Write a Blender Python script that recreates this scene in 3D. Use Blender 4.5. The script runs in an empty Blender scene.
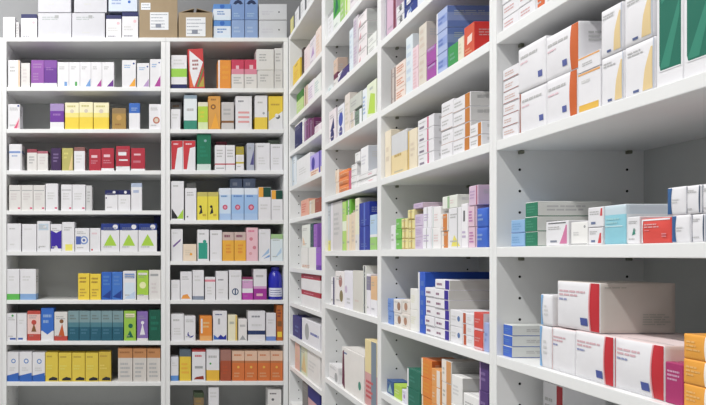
import bpy, bmesh, math, random
from mathutils import Vector, Matrix
random.seed(11)
S = bpy.context.scene
COL = S.collection

# ---------------------------------------------------------------- camera, world, light
H = 1.45            # camera height above the floor
FPX = 636.0         # focal length in pixels
CX, CY = 155.0, 255.0
cam_d = bpy.data.cameras.new('camera'); cam = bpy.data.objects.new('camera', cam_d); COL.objects.link(cam)
cam.location = (0, 0, H); cam.rotation_euler = (math.pi/2, 0, 0)
cam_d.sensor_width = 36; cam_d.lens = FPX/706*36
cam_d.shift_x = (353-CX)/706; cam_d.shift_y = (CY-202.5)/706
cam_d.clip_start = 0.02
S.camera = cam

w = bpy.data.worlds.new('world'); S.world = w; w.use_nodes = True
w.node_tree.nodes['Background'].inputs[0].default_value = (0.93, 0.96, 1.0, 1)
w.node_tree.nodes['Background'].inputs[1].default_value = 0.40

def area(name, loc, sx, sy, power, col, rot=(0, 0, 0)):
    l = bpy.data.lights.new(name, 'AREA'); l.shape = 'RECTANGLE'; l.size = sx; l.size_y = sy
    l.energy = power; l.color = col
    o = bpy.data.objects.new(name, l); o.location = loc; o.rotation_euler = rot; COL.objects.link(o)
    return o
CEIL = H + 3.2
area('ceiling_lamp', (-1.15, 1.2, CEIL-.05), 0.18, 5.4, 262, (1.0, 0.985, 0.96))
area('ceiling_lamp', (-2.5, 1.2, CEIL-.05), 0.3, 5.2, 55, (0.96, 0.98, 1.0))

S.view_settings.view_transform = 'Standard'; S.view_settings.look = 'None'
S.view_settings.gamma = 1; S.view_settings.use_curve_mapping = False
S.view_settings.exposure = -0.33

# ---------------------------------------------------------------- materials
def lin(c): return c/12.92 if c <= .04045 else ((c+.055)/1.055)**2.4
PAL = dict(w='e9e8ec', ow='e2dfdc', lg='d3d3d4', g='a7a9ab', dg='6a6c70', k='2b2b30', cr='efe4c4', pe='f0c9a6',
 be='d8cbb8', lb='bcd6ec', ab='8fcde0', sb='6f9fd8', b='2f6ac4', db='1d3f94', nv='1f2560', vi='4a28a8', li='b796c8', pu='6d2b91',
 mg='b03a98', dp='3f2456', pk='ecbfc8', hp='e0507c', r='cf2030', dr='a01f2c', cm='b71f38', co='e2564c', ma='6b1f45',
 o='ea7f20', do='cc5a1c', am='f2a818', y='f4d414', py='f3e37c', ol='bdb55f', gd='b08a3c', br='8a5a30', kr='a5835c',
 lm='a9d62c', gr='3fa64a', dgr='0f6a4e', tl='2c6e80', tg='1e9476', lt='8fb7ba', sk='d9e7f4', tn='e3c78a', gp='dccfd2', lv='7f9bd2', kd='3c8f7d', gy='b9bbb8')
MATS = {}
def mat(key, rough=.5, spec=.4, noise=.035, metal=0, name=None):
    kk = (key, rough, metal)
    if kk in MATS: return MATS[kk]
    hx = PAL.get(key, key)
    c = [lin(int(hx[i:i+2], 16)/255) for i in (0, 2, 4)]
    lu = .3*c[0]+.55*c[1]+.15*c[2]; c = [x*.9+lu*.1 for x in c]      # printing inks are a little dull
    m = bpy.data.materials.new(name or 'printed_card_'+hx); m.use_nodes = True
    nt = m.node_tree; b = nt.nodes['Principled BSDF']
    b.inputs['Roughness'].default_value = rough; b.inputs['Specular IOR Level'].default_value = spec
    b.inputs['Metallic'].default_value = metal
    tc = nt.nodes.new('ShaderNodeTexCoord'); nz = nt.nodes.new('ShaderNodeTexNoise'); nz.inputs['Scale'].default_value = 18
    mx = nt.nodes.new('ShaderNodeMix'); mx.data_type = 'RGBA'
    mx.inputs[6].default_value = (*[x*(1-noise*2) for x in c], 1); mx.inputs[7].default_value = (*[min(1, x*(1+noise)) for x in c], 1)
    nt.links.new(tc.outputs['Object'], nz.inputs['Vector']); nt.links.new(nz.outputs['Fac'], mx.inputs[0])
    nt.links.new(mx.outputs[2], b.inputs['Base Color'])
    MATS[kk] = m
    return m
LAM = mat('eeefef', .38, .5, .01, name='white_laminate')
LAMB = mat('c4c6c4', .5, .4, .01, name='grey_back_panel')
HOLE = mat('26262a', .8, .2, .0, name='drilled_hole')
PIN = mat('8a8c7c', .35, .5, .0, 1, name='nickel_pin')
WALL = mat('939496', .8, .2, .01, name='painted_wall')
FLOOR = mat('b9b7b2', .35, .4, .03, name='vinyl_floor')
CEILM = mat('e9e9e9', .9, .2, .0, name='ceiling_paint')
KRAFT = mat('ab9678', .8, .15, .05, name='kraft_cardboard')

# ---------------------------------------------------------------- mesh helpers
def link(name, bm, mats, parent=None, smooth=False):
    me = bpy.data.meshes.new(name); bm.normal_update(); bm.to_mesh(me); bm.free()
    for m in mats: me.materials.append(m)
    if smooth:
        for p in me.polygons: p.use_smooth = True
    o = bpy.data.objects.new(name, me); COL.objects.link(o)
    if parent: o.parent = parent
    return o
def bx(bm, x0, x1, y0, y1, z0, z1, mi=0, bev=0):
    vs = [bm.verts.new(p) for p in ((x0,y0,z0),(x1,y0,z0),(x1,y1,z0),(x0,y1,z0),(x0,y0,z1),(x1,y0,z1),(x1,y1,z1),(x0,y1,z1))]
    fs = [bm.faces.new([vs[i] for i in q]) for q in ((3,2,1,0),(4,5,6,7),(0,1,5,4),(1,2,6,5),(2,3,7,6),(3,0,4,7))]
    for f in fs: f.material_index = mi
    if bev:
        es = set(e for f in fs for e in f.edges)
        r = bmesh.ops.bevel(bm, geom=list(es), offset=bev, segments=2, affect='EDGES', profile=.6)
        for f in r['faces']: f.material_index = mi
def struct(name, x0, x1, y0, y1, z0, z1, m):
    bm = bmesh.new(); bx(bm, x0, x1, y0, y1, z0, z1); o = link(name, bm, [m]); o['kind'] = 'structure'; return o
def thing(name, label, cat, loc, group=None):
    o = bpy.data.objects.new(name, None); COL.objects.link(o); o.location = loc; o.empty_display_size = .1
    tag(o, label, cat, group); return o
def tag(o, label, cat, group=None):
    n = len(label.split())
    if not 4 <= n <= 16: print('LABEL LENGTH', n, label)
    o['label'] = label; o['category'] = cat
    if group: o['group'] = group

# ---------------------------------------------------------------- room
X0 = 0.85           # front plane of the side shelving
YB = 4.05           # front plane of the back shelving
DS = 0.375          # depth of the side shelving
DB = 0.36           # depth of the back shelving
TOPZ = H + 1.385
struct('floor', -3.4, X0+DS+.12, -2.4, YB+DB+.12, -.1, 0, FLOOR)
struct('ceiling', -3.4, X0+DS+.12, -2.4, YB+DB+.12, CEIL, CEIL+.1, CEILM)
struct('wall_back', -3.4, X0+DS+.12, YB+DB+.01, YB+DB+.12, 0, CEIL, WALL)
struct('wall_right', X0+DS+.01, X0+DS+.12, -2.4, YB+DB+.01, 0, CEIL, WALL)
struct('wall_left', -3.5, -3.4, -2.4, YB+DB+.12, 0, CEIL, WALL)

TH = .025
MB = YB/FPX         # metres per pixel on the back unit's front plane
def bX(px, Y=YB): return (px-CX)*Y/FPX
def bZ(py, Y=YB): return (CY-py)*Y/FPX
BACKPINS = []
# ----- back units
def back_unit(label, px0, px1, shelves, w0=.028, w1=.028):
    x0, x1 = bX(px0), bX(px1); cx = (x0+x1)/2
    t = thing('shelving_unit', label, 'shelving unit', (cx, YB, 0), 'white shelving units')
    for a, b in ((x0, x0+w0), (x1-w1, x1)):
        bm = bmesh.new(); bx(bm, a-cx, b-cx, 0, DB, 0, TOPZ-TH-.0005, 0, .0015)
        sg = 1 if a == x0 else -1; xf = (b if sg == 1 else a)-cx+sg*.0004
        for yy in (.06, .31):
            for k in range(44):
                z = .2+k*.053
                if z > TOPZ-.1: break
                vs = [bm.verts.new((xf, yy+.0035*math.cos(q*math.pi/4), z+.0035*math.sin(q*math.pi/4))) for q in range(8)]
                bm.faces.new(vs).material_index = 1
        link('side_panel', bm, [LAM, HOLE], t)
    bm = bmesh.new(); bx(bm, x0+w0-cx, x1-w1-cx, DB-.008, DB, 0.02, TOPZ-TH-.001); link('back_panel', bm, [LAMB], t)
    bm = bmesh.new(); bx(bm, x0-cx, x1-cx, 0, DB, TOPZ-TH, TOPZ, 0, .0015); link('top_panel', bm, [LAM], t)
    for z in shelves:
        bm = bmesh.new(); bx(bm, x0+w0-cx+.0005, x1-w1-cx-.0005, .0, DB-.009, H+z-TH, H+z, 0, .0015); link('shelf', bm, [LAM], t)
    bm = bmesh.new(); bx(bm, x0+w0-cx, x1-w1-cx, .03, .045, 0, .06); link('plinth', bm, [LAM], t)
    return t
LS = [bZ(y) for y in (87, 129, 170.5, 210.5, 251.5, 300, 341, 382, 423, 468)]
MS = [bZ(y) for y in (88.3, 129.2, 170.2, 220, 261, 300, 341, 381.3, 423, 468)]
back_unit('wide white shelving unit at the far left of the back row, full of medicine boxes', 2, 165.8, LS, .028, .03)
back_unit('narrower white shelving unit on the back wall next to the corner', 166, 288.2, MS, .026, .028)
back_unit('white shelving unit cut off by the left edge of the photo', -150, 1.8, LS, .028, .0145)

# ----- side units: dividers at these depths (near face Y of each bay's far panel)
TOP_Z = 1.385
UP = [(4.045, 4.018), (3.2445, 3.181), (2.432, 2.392), (1.617, 1.5835), (.80, .765)]   # (far side, near side) of each double panel
BAYS = {
 0: dict(y1=4.018, y0=3.2445, z=[1.041, .844, .645, .428, .224, -.08, -.295, -.502, -.695, -.925, -1.2]),
 1: dict(y1=3.181, y0=2.432, z=[1.068, .802, .549, .287, .02, -.24, -.61, -.88, -1.2]),
 2: dict(y1=2.392, y0=1.617, z=[1.07, .805, .544, .2865, .02, -.253, -.513, -.80, -1.2]),
 3: dict(y1=1.5835, y0=.80, z=[1.08, .815, .549, .2845, .02, -.2495, -.515, -.80, -1.2])}
NAMES = {0: 'corner bay', 1: 'second bay', 2: 'third bay', 3: 'nearest bay'}
LAB = {0: 'white side shelving bay in the corner against the back unit',
       1: 'white side shelving bay between the corner bay and the third bay',
       2: 'white side shelving bay just behind the nearest one',
       3: 'nearest white side shelving bay at the right edge of the photo'}
def side_unit(i):
    b = BAYS[i]; y1, y0 = b['y1'], b['y0']
    p1 = .027 if i == 0 else (UP[i][0]-UP[i][1])/2 - .0003
    p0 = (UP[i+1][0]-UP[i+1][1])/2 - .0003
    ya, yb = y0-p0, y1+p1; cy = (ya+yb)/2
    t = thing('shelving_unit', LAB[i], 'shelving unit', (X0, cy, 0), 'white shelving units')
    for a, c, yf in ((ya, y0, y0+.0004), (y1, yb, y1-.0004)):
        bm = bmesh.new(); bx(bm, 0, DS, a-cy, c-cy, 0, TOPZ-TH-.0005, 0, .0012)
        for xx in (.058, .325):
            for k in range(44):
                z = H - 1.28 + k*.0533
                if z > TOPZ-.1: break
                vs = [bm.verts.new((xx+.0034*math.cos(q*math.pi/5), yf-cy, z+.0034*math.sin(q*math.pi/5))) for q in range(10)]
                bm.faces.new(vs).material_index = 1
        link('side_panel', bm, [LAM, HOLE], t)
    bm = bmesh.new(); bx(bm, DS-.008, DS, y0-cy, y1-cy, .02, TOPZ-TH-.001); link('back_panel', bm, [LAMB], t)
    bm = bmesh.new(); bx(bm, 0, DS, ya-cy, yb-cy, TOPZ-TH, TOPZ, 0, .0012); link('top_panel', bm, [LAM], t)
    for z in b['z']:
        bm = bmesh.new(); bx(bm, 0.0, DS-.009, y0-cy+.0006, y1-cy-.0006, H+z-TH, H+z, 0, .0018); link('shelf', bm, [LAM], t)
        if i and z > -.7:
            for xx in (.058, .325):
                bm = bmesh.new(); bx(bm, xx-.005, xx+.005, y1-cy-.013, y1-cy-.0006, H+z-TH-.009, H+z-TH-.0006, 0, .002); link('shelf_pin', bm, [PIN], t)
    bm = bmesh.new(); bx(bm, .03, .045, y0-cy, y1-cy, 0, .06); link('plinth', bm, [LAM], t)
for i in range(4): side_unit(i)

# ---------------------------------------------------------------- printed boxes
# print marks: B band around the box, V vertical band, R rectangle, P polygon, C disc, X lines of print, Q rows (v, u0, u1)
def B(v0, v1, c): return ('B', v0, v1, c)
def V(u0, u1, c): return ('R', u0, 0, u1, 1, c)
def R(u0, v0, u1, v1, c): return ('R', u0, v0, u1, v1, c)
def P(pts, c): return ('P', pts, c)
def C(u, v, r, c): return ('C', u, v, r, c)
def X(u0, v0, u1, v1, c='g', n=2): return ('X', u0, v0, u1, v1, c, n)
def Q(rows, c): return ('Q', rows, c)

def box_mesh(w, h, d, base, F=(), Sd=(), T=(), side=None, top=None, bulge=0.0, rnd=None):
    """carton with its front at local -Y (y=0), depth to +Y, origin at the base centre of the front"""
    rnd = rnd or random
    bm = bmesh.new(); mats = []; idx = {}
    def mi(c):
        if c not in idx: idx[c] = len(mats); mats.append(mat(c))
        return idx[c]
    ch = min(.0012, w*.05, h*.05)
    n = 16 if bulge else 1
    us = [i/n for i in range(n+1)]
    brk = {0.0, 1.0}
    bands = [o for o in F if o[0] == 'B']
    for o in bands: brk |= {o[1], o[2]}
    if bulge: brk |= {i/12 for i in range(13)}
    vs = sorted(brk)
    def bl(u, v): return bulge*(1-(2*u-1)**4)*(1-(2*v-1)**2)
    def surf(face, u, v, off=0.0):
        if face == 'F': return Vector((-w/2+ch+(w-2*ch)*u, -bl(u, v)-off, ch+(h-2*ch)*v))
        if face == 'S': return Vector((w/2+bl(u, v)*.6+off, ch+(d-2*ch)*u, ch+(h-2*ch)*v))
        if face == 'L': return Vector((-w/2-off, ch+(d-2*ch)*(1-u), ch+(h-2*ch)*v))
        if face == 'T': return Vector((-w/2+ch+(w-2*ch)*u, ch+(d-2*ch)*v, h+off))
    rings = []
    for v in vs:
        r = [(surf('F', u, v), 'F') for u in us] + [(surf('S', u, v), 'S') for u in us]
        r += [(Vector((w/2-ch, d, ch+(h-2*ch)*v)), 'K'), (Vector((-w/2+ch, d, ch+(h-2*ch)*v)), 'L')]
        r += [(surf('L', 0, v), 'L'), (surf('L', 1, v), 'F')]
        rings.append([(bm.verts.new(p), f) for p, f in r])
    def colour(vm, f):
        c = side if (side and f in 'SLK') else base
        for o in bands:
            if o[1] <= vm <= o[2]: c = o[3]
        return c
    N = len(rings[0])
    for k in range(len(vs)-1):
        vm = (vs[k]+vs[k+1])/2
        for i in range(N):
            j = (i+1) % N
            fc = bm.faces.new((rings[k][i][0], rings[k][j][0], rings[k+1][j][0], rings[k+1][i][0]))
            fc.material_index = mi(colour(vm, rings[k][i][1]))
            if bulge: fc.smooth = True
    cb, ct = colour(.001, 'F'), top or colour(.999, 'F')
    for ring, z, c, rev in ((rings[0], 0, cb, True), (rings[-1], h, ct, False)):
        inner = []
        for vtx, f in ring:
            p = vtx.co.copy(); p.x = max(-w/2+ch, min(w/2-ch, p.x)); p.y = max(ch, min(d-ch, p.y)); p.z = z
            inner.append(bm.verts.new(p))
        for i in range(N):
            j = (i+1) % N
            q = (ring[i][0], ring[j][0], inner[j], inner[i])
            if rev: q = q[::-1]
            try:
                fc = bm.faces.new(q); fc.material_index = mi(c)
            except ValueError: pass
        fc = bm.faces.new(inner if not rev else inner[::-1]); fc.material_index = mi(c)
    # print
    cnt = [0]
    def poly(face, pts, c, off):
        fc = bm.faces.new([bm.verts.new(surf(face, u, v, off)) for u, v in pts]); fc.material_index = mi(c)
    def rect(face, u0, v0, u1, v1, c, off):
        if bulge and face in 'FS':
            na = 1+int(abs(u1-u0)*24); nb = 1+int(abs(v1-v0)*18)
        else: na = nb = 1
        g = [[bm.verts.new(surf(face, u0+(u1-u0)*a/na, v0+(v1-v0)*b_/nb, off)) for a in range(na+1)] for b_ in range(nb+1)]
        for b_ in range(nb):
            for a in range(na):
                fc = bm.faces.new((g[b_][a], g[b_][a+1], g[b_+1][a+1], g[b_+1][a])); fc.material_index = mi(c)
    def draw(face, ops):
        for o in ops:
            cnt[0] += 1; off = .00012*cnt[0] + (.0005 if bulge else .00015)
            if o[0] == 'R': rect(face, o[1], o[2], o[3], o[4], o[5], off)
            elif o[0] == 'P': poly(face, o[1], o[2], off)
            elif o[0] == 'C':
                ww = w if face in 'FT' else d
                poly(face, [(min(.97, max(.03, o[1]+o[3]*math.cos(a*math.pi/8))), min(.97, max(.03, o[2]+o[3]*math.sin(a*math.pi/8)*ww/h))) for a in range(16)], o[4], off)
            elif o[0] == 'Q':
                rows = []
                for a, b_ in zip(o[1], o[1][1:]):
                    ns = 1+int(abs(b_[0]-a[0])*(16 if bulge else 3))
                    rows += [tuple(a[j]+(b_[j]-a[j])*t_/ns for j in range(3)) for t_ in range(ns)]
                rows.append(o[1][-1])
                for a, b_ in zip(rows, rows[1:]):
                    m_ = 8 if bulge else 1
                    for q in range(m_):
                        l = lambda r_, t_: r_[1]+(r_[2]-r_[1])*t_
                        poly(face, [(l(a, q/m_), a[0]), (l(a, (q+1)/m_), a[0]), (l(b_, (q+1)/m_), b_[0]), (l(b_, q/m_), b_[0])], o[2], off)
            elif o[0] == 'X':
                u0, v0, u1, v1, c, nl = o[1:]
                bc = (side or base) if face in 'SL' else base
                vm = (v0+v1)/2
                for q_ in bands:
                    if q_[1] <= vm <= q_[2]: bc = q_[3]
                h1, h2 = PAL.get(c, c), PAL.get(bc, bc)
                c = ''.join('%02x' % (int((int(h1[i:i+2], 16)*.6+int(h2[i:i+2], 16)*.4)/8)*8) for i in (0, 2, 4))
                st = (v1-v0)/nl
                for k in range(nl):
                    u = u0; end = u0+(u1-u0)*rnd.uniform(.6, 1)
                    vv = v1-(k+1)*st+st*.25
                    while u < end-.02:
                        wl = min(rnd.uniform(.07, .2), end-u)
                        rect(face, u, vv, u+wl*.86, vv+st*.5, c, off); u += wl
    draw('F', [o for o in F if o[0] != 'B'])
    draw('S', list(Sd)); draw('L', [o for o in Sd if o[0] == 'X'])
    draw('T', list(T))
    # tuck flap crease along the top
    if h > .03: rect('T', .03, .10, .97, .112, 'g', .0002)
    return bm, mats

ORD = ['first', 'second', 'third', 'fourth', 'fifth', 'sixth', 'seventh', 'eighth', 'ninth', 'tenth', 'eleventh', 'twelfth',
       'thirteenth', 'fourteenth', 'fifteenth', 'sixteenth', 'seventeenth', 'eighteenth']
TIERS = {1: [''], 2: ['lower', 'upper'], 3: ['bottom', 'middle', 'top'], 4: ['bottom', 'second', 'third', 'top'],
         5: ['bottom', 'second', 'middle', 'fourth', 'top'], 6: ['bottom', 'second', 'third', 'fourth', 'fifth', 'top']}
SHN = ['top', 'second', 'third', 'fourth', 'fifth', 'sixth', 'seventh', 'eighth', 'ninth', 'tenth', 'eleventh']
BOXES = []
def place(desc, w, h, d, loc, rotz, base, F, o, label, group, seed):
    rnd = random.Random(seed)
    ops = list(F)
    if not o.get('plain') and not any(q[0] == 'X' for q in ops):
        ops.append(X(.12, .74, .88, .88, o.get('ink', 'g'), 2)); ops.append(X(.12, .12, .7, .2, o.get('ink', 'g'), 1))
    Sd = o.get('S', [X(.1, .55, .8, .8, 'lg' if base not in ('w', 'ow', 'cr', 'sk') else 'g', 3)])
    bm, mats = box_mesh(w, h, d, base, ops, Sd, o.get('T', ()), o.get('side'), o.get('top'), o.get('bulge', 0), rnd)
    ob = link('medicine_box', bm, mats)
    if rotz < -1: pxa = FPX*loc[0]*(1/(loc[1]-w/2)-1/(loc[1]+w/2)); hpx = h*FPX/loc[1]; pxa += min(d, .03)*FPX/loc[1]
    else: pxa, hpx = w*FPX/loc[1], h*FPX/loc[1]*(.4 if loc[1] > YB+.1 else 1)
    ob.location = loc; ob.rotation_euler = (0, 0, rotz)
    if o.get('lean'): ob.rotation_euler.y = o['lean']
    tag(ob, label, 'medicine box', group)
    BOXES.append((pxa*hpx, ob))
    return ob

def wordfit(desc, tail):
    n = len((desc+' '+tail).split())
    if n > 16: print('LONG', n, desc, '|', tail)
    return desc+', '+tail

def back_row(unit, shelf, z, items, shn):
    """items: (x0, x1, ytop, base, ops, desc, opts) in photo pixels on the unit's front plane; a box behind carries opts back"""
    group = 'boxes on the %s shelf of the %s' % (shn, unit)
    Yf = YB+.010
    cols = [it for it in items if not it[6].get('on')]
    cols.sort(key=lambda it: it[0]); last = -9; k = 0
    for it in sorted(items, key=lambda i: (i[0], 1 if i[6].get('on') else 0)):
        x0, x1, yt, base, F, desc, o = it
        Y = Yf+o.get('back', random.Random(x0*7+yt).uniform(0, .006))
        a, b_ = bX(x0, Y)+.0006, bX(x1, Y)-.0006
        if not (o.get('back') or o.get('on')):
            if a < last+.001: a = last+.001
            last = b_; 
        zt = bZ(yt, Y); zb = z+.0004
        lo, hi = (bX(2)+.029, bX(165.8)-.031) if unit == UL else (bX(166)+.027, bX(288.2)-.029)
        a, b_ = max(a, lo), min(b_, hi)
        zs = [q_ for q_ in (LS if unit == UL else MS)+[TOP_Z] if q_ > z+.01]
        if not o.get('lean'): zt = min(zt, min(zs)-TH-.003)
        if o.get('on'): zb = bZ(o['on'], Y)+.0008
        n = o.get('n', 1); hh = (zt-zb)/n
        d = o.get('d', .095)
        pos = cols.index(it)+1 if it in cols else None
        for q in range(n):
            place_lab = ''
            if o.get('lab'): label = o['lab'] if n == 1 else o['lab']
            elif n > 1: label = wordfit(TIERS[n][q]+' '+desc, '%s from left, %s shelf, %s' % (ORD[pos-1], shn, unit))
            else: label = wordfit(desc, '%s from left, %s shelf, %s' % (ORD[pos-1], shn, unit))
            if n > 1 and o.get('lab'): label = TIERS[n][q]+' '+o['lab']
            place(desc, b_-a, hh-.0006, d, ((a+b_)/2, Y, H+zb+q*hh+abs(math.sin(o.get('lean', 0)))*(b_-a)/2), random.Random(x0+yt+q).uniform(-.012, .012) if not o.get('lean') else 0, base, F, o, label, group, int(x0*31+yt*7+q))

def side_row(bay, z, items, shn):
    """items: (xfar, xnear, ytop at the near edge, base, ops, desc, opts)"""
    unit = NAMES[bay]; group = 'boxes on the %s shelf of the %s' % (shn, unit)
    lim = BAYS[bay]; last = lim['y1']-.002
    cols = sorted([it for it in items if not it[6].get('on')], key=lambda i: i[0])
    tops = []
    for it in sorted(items, key=lambda i: (1 if i[6].get('on') else 0, i[0])):
        xa, xb, yt, base, F, desc, o = it
        inset = o.get('inset', .012+random.Random(xa*3).uniform(0, .004))
        Xf = X0+inset
        ya, yb = FPX*Xf/(xa-CX), FPX*Xf/(xb-CX)
        free = o.get('on') or o.get('free')
        if not free:
            ya = min(ya, last-.0012); yb = max(yb, lim['y0']+.004); last = yb
        else:
            ya = min(ya, lim['y1']-.002); yb = max(yb, lim['y0']+.004)
        zt = (CY-yt)*yb/FPX
        if o.get('h'): zt = z+o['h']
        zs = [q_ for q_ in lim['z']+[TOP_Z] if q_ > z+.01]
        if zs: zt = min(zt, min(zs)-TH-.003)
        zb = z+.0004
        if o.get('on'): zb = (CY-o['on'])*yb/FPX+.0008
        if o.get('on'):
            cands = []
            for (a0, a1, tz) in tops:
                ov = min(a1, ya)-max(a0, yb)
                if ov > .006 and tz < zb+.045: cands.append(tz)
                elif ov > 0 and tz > zb-.02:
                    if a0 > yb: ya = min(ya, a0-.001)
                    else: yb = max(yb, a1+.001)
            if cands and abs(max(cands)-zb) > .0009:
                if abs(max(cands)-zb) > .02: print('SNAP', bay, o['lab'], round(max(cands)-zb, 3))
                zb = max(cands)+.0008
            if zt < zb+.01: print('FLAT', o['lab']); zt = zb+.03
        n = o.get('n', 1); hh = (zt-zb)/n
        tops.append((yb, ya, zt))
        pos = cols.index(it)+1 if it in cols else None
        for q in range(n):
            if o.get('lab'): label = (TIERS[n][q]+' ' if n > 1 else '')+o['lab']
            elif n > 1: label = wordfit(TIERS[n][q]+' '+desc, '%s stack from far end, %s shelf, %s' % (ORD[pos-1], shn, unit))
            else: label = wordfit(desc, '%s from far end, %s shelf, %s' % (ORD[pos-1], shn, unit))
            rr = random.Random(xa*13+yt+q)
            jx = rr.uniform(-.0015, .0015) if n > 1 else 0
            place(desc, ya-yb, hh-.0006, o.get('d', .13), (Xf+jx, (ya+yb)/2, H+zb+q*hh), -math.pi/2, base, F, o, label, group, int(xa*31+yt*7+q))
W = 'w'
# ---------------------------------------------------------------- left unit
tri = lambda c, u0=.45, u1=1, v=.3: P([(u0, .03), (u1-.03, .03), (u1-.03, v)], c)
UL, UM = 'left unit', 'middle unit'
pill = [X(.15, .55, .8, .75, 'g', 2)]
back_row(UL, 0, LS[0], [
 (8, 20, 60, W, [V(.86, 1, 'pe'), X(.15, .55, .7, .8)], 'white box with peach edge', {}),
 (21, 30, 63, 'ow', [X(.2, .2, .7, .8, 'lg', 4)], 'plain off-white box', {}),
 (31, 44, 60, W, [B(.16, 1, '9550ae'), X(.15, .7, .85, .9, 'li', 2), X(.15, .25, .8, .55, 'li', 3)], 'lilac and white box', {}),
 (44, 57, 60, W, [B(.16, .72, '6a2a96'), B(.72, 1, '8345a6'), X(.15, .62, .8, .75, 'li', 2)], 'deep purple and white box', {}),
 (57.5, 69, 62, W, [R(.6, .05, .85, .22, 'sb'), X(.15, .7, .7, .85)], 'white box with blue mark', {}),
 (69, 80, 62, W, [R(.55, .05, .75, .22, 'gr'), X(.15, .7, .7, .85)], 'white box with green mark', {}),
 (80, 91, 62, W, [tri('sb', .5, 1, .35), X(.15, .7, .7, .85)], 'white box with blue corner', {}),
 (91, 102, 62, W, [tri('mg', .5, 1, .32), X(.15, .7, .7, .85)], 'white box with magenta corner', {}),
 (102, 114, 62, W, [tri('pu', .4, 1, .32), X(.15, .7, .7, .85)], 'white box with violet corner', {}),
 (122, 136, 60, W, [C(.85, .88, .07, 'db'), tri('am', .5, 1, .35), X(.15, .7, .7, .85, 'sb')], 'white box with amber corner', {}),
 (137, 149.5, 63, W, [C(.85, .86, .07, 'db'), tri('li', .5, 1, .35), X(.15, .7, .7, .85, 'sb')], 'white box with pale lilac corner', {}),
 (150, 161, 59, W, [C(.85, .88, .07, 'db'), tri('mg', .4, 1, .42), X(.15, .7, .7, .85, 'sb')], 'white box with large magenta corner', {}),
], 'top')
yel = [B(.62, 1, 'f4ecc0'), B(.45, .62, 'py'), C(.5, .68, .14, 'be'), X(.15, .8, .85, .93, 'ol', 1)]
back_row(UL, 1, LS[1], [
 (8, 20, 104, W, [tri('pk', .45, 1, .5), P([(.5, .03), (.75, .03), (.97, .4)], 'hp'), R(.8, .9, .95, .97, 'db')], 'white box with pink wedge', {}),
 (50, 64, 103.5, W, [B(.28, .72, '6f2fa0'), B(.72, 1, 'a58cc4'), X(.2, .5, .85, .65, 'li', 1)], 'purple box with white foot', {}),
 (65, 79, 102.5, 'y', yel, 'yellow box with pale top', {}),
 (79.2, 93, 102, 'y', yel, 'yellow box with pale top', {}),
 (93.5, 109, 102.5, 'y', yel, 'yellow box with pale top', {}),
 (112, 126, 108, 'gd', [B(.75, 1, '94784a'), C(.5, .55, .2, 'c99b4a'), X(.2, .15, .8, .3, 'br', 1)], 'gold brown box', {}),
 (129, 140, 103, W, [B(.62, 1, 'b'), X(.2, .7, .8, .85, 'w', 2)], 'white box with blue top', {}),
 (149, 161, 104, W, [C(.62, .36, .3, 'c0705a'), C(.62, .36, .18, 'be')], 'white box with terracotta disc', {}),
], 'second')
crim = [R(.18, .6, .7, .72, 'pk'), X(.15, .3, .85, .5, 'pk', 2), B(0, .1, W)]
back_row(UL, 2, LS[2], [
 (9, 22, 144, W, [B(.66, .74, 'lv'), X(.2, .5, .8, .62, 'lv', 1), V(.9, 1, 'lg')], 'white box with pale blue band', {}),
 (27, 37, 149, 'ow', [B(.84, 1, '9c4050'), X(.2, .3, .8, .7, 'g', 3)], 'off-white box with dark red lid', {}),
 (37.2, 48, 151, 'ow', [B(.88, 1, 'b06070'), X(.2, .3, .8, .75, 'lg', 3)], 'white box with faded red lid', {}),
 (51, 61, 148, 'dp', [X(.2, .35, .8, .8, 'li', 3)], 'dark purple box', {}),
 (62, 73, 148, 'ol', [P([(.97, .03), (.97, .8), (.6, .03)], 'tn'), X(.15, .5, .6, .85, 'py', 2)], 'olive box with slanted panel', {}),
 (74, 85, 147, W, [B(.84, 1, '8c5a56'), X(.2, .3, .8, .7, 'lg', 3)], 'white box with brown lid', {}),
 (89, 101, 149, 'cm', crim[:2], 'short crimson box', {}),
 (101.3, 114, 148, 'cm', crim, 'crimson box with white foot', {}),
 (116, 130, 146, 'cm', [R(.15, .62, .75, .76, 'w'), R(.2, .4, .85, .46, 'w'), B(0, .17, W)], 'tallest crimson box, broad white foot', {}),
 (131, 145, 148, 'cm', [R(.2, .68, .7, .76, 'pk'), X(.15, .3, .85, .5, 'pk', 1), B(0, .08, W)], 'crimson box', {}),
], 'third')
gl = [R(.05, .78, .95, .81, 'g'), R(.75, .06, .95, .12, 'hp'), X(.15, .4, .8, .7, 'lg', 3)]
back_row(UL, 3, LS[3], [
 (9, 21, 185, 'ow', gl, 'white box with grey line', {}),
 (21.2, 33, 185, 'ow', gl, 'white box with grey line', {}),
 (33.2, 45, 185, 'ow', gl, 'white box with grey line', {}),
 (45.5, 58, 183.5, W, gl[1:], 'slightly taller white box', {}),
 (61, 72, 184.5, W, gl, 'white box with grey line', {}),
 (72.2, 85.5, 184.5, W, gl[1:], 'wide plain white box', {}),
 (86, 92, 185.5, 'lg', [X(.2, .3, .8, .8, 'g', 4)], 'narrow grey box', {}),
 (105, 117.8, 190, W, [B(.78, 1, 'nv'), C(.72, .9, .12, 'w'), R(.03, .58, .12, .66, 'nv')], 'white box with navy top', {}),
 (118, 130.5, 190, W, [B(.78, 1, 'nv'), C(.6, .9, .12, 'w'), X(.2, .3, .7, .6, 'lg', 2)], 'white box with navy top', {}),
 (131, 142, 183, W, [B(.86, 1, 'b4c2dc'), X(.2, .6, .8, .8, 'lv', 1)], 'tall white box with blue-grey lid', {}),
], 'fourth')
gt = [B(.77, 1, '203a8c'), C(.78, .89, .14, 'w'), P([(.15, .2), (.85, .2), (.68, .42), (.32, .42)], 'lm'), P([(.32, .42), (.68, .42), (.5, .62)], 'lm')]
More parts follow.
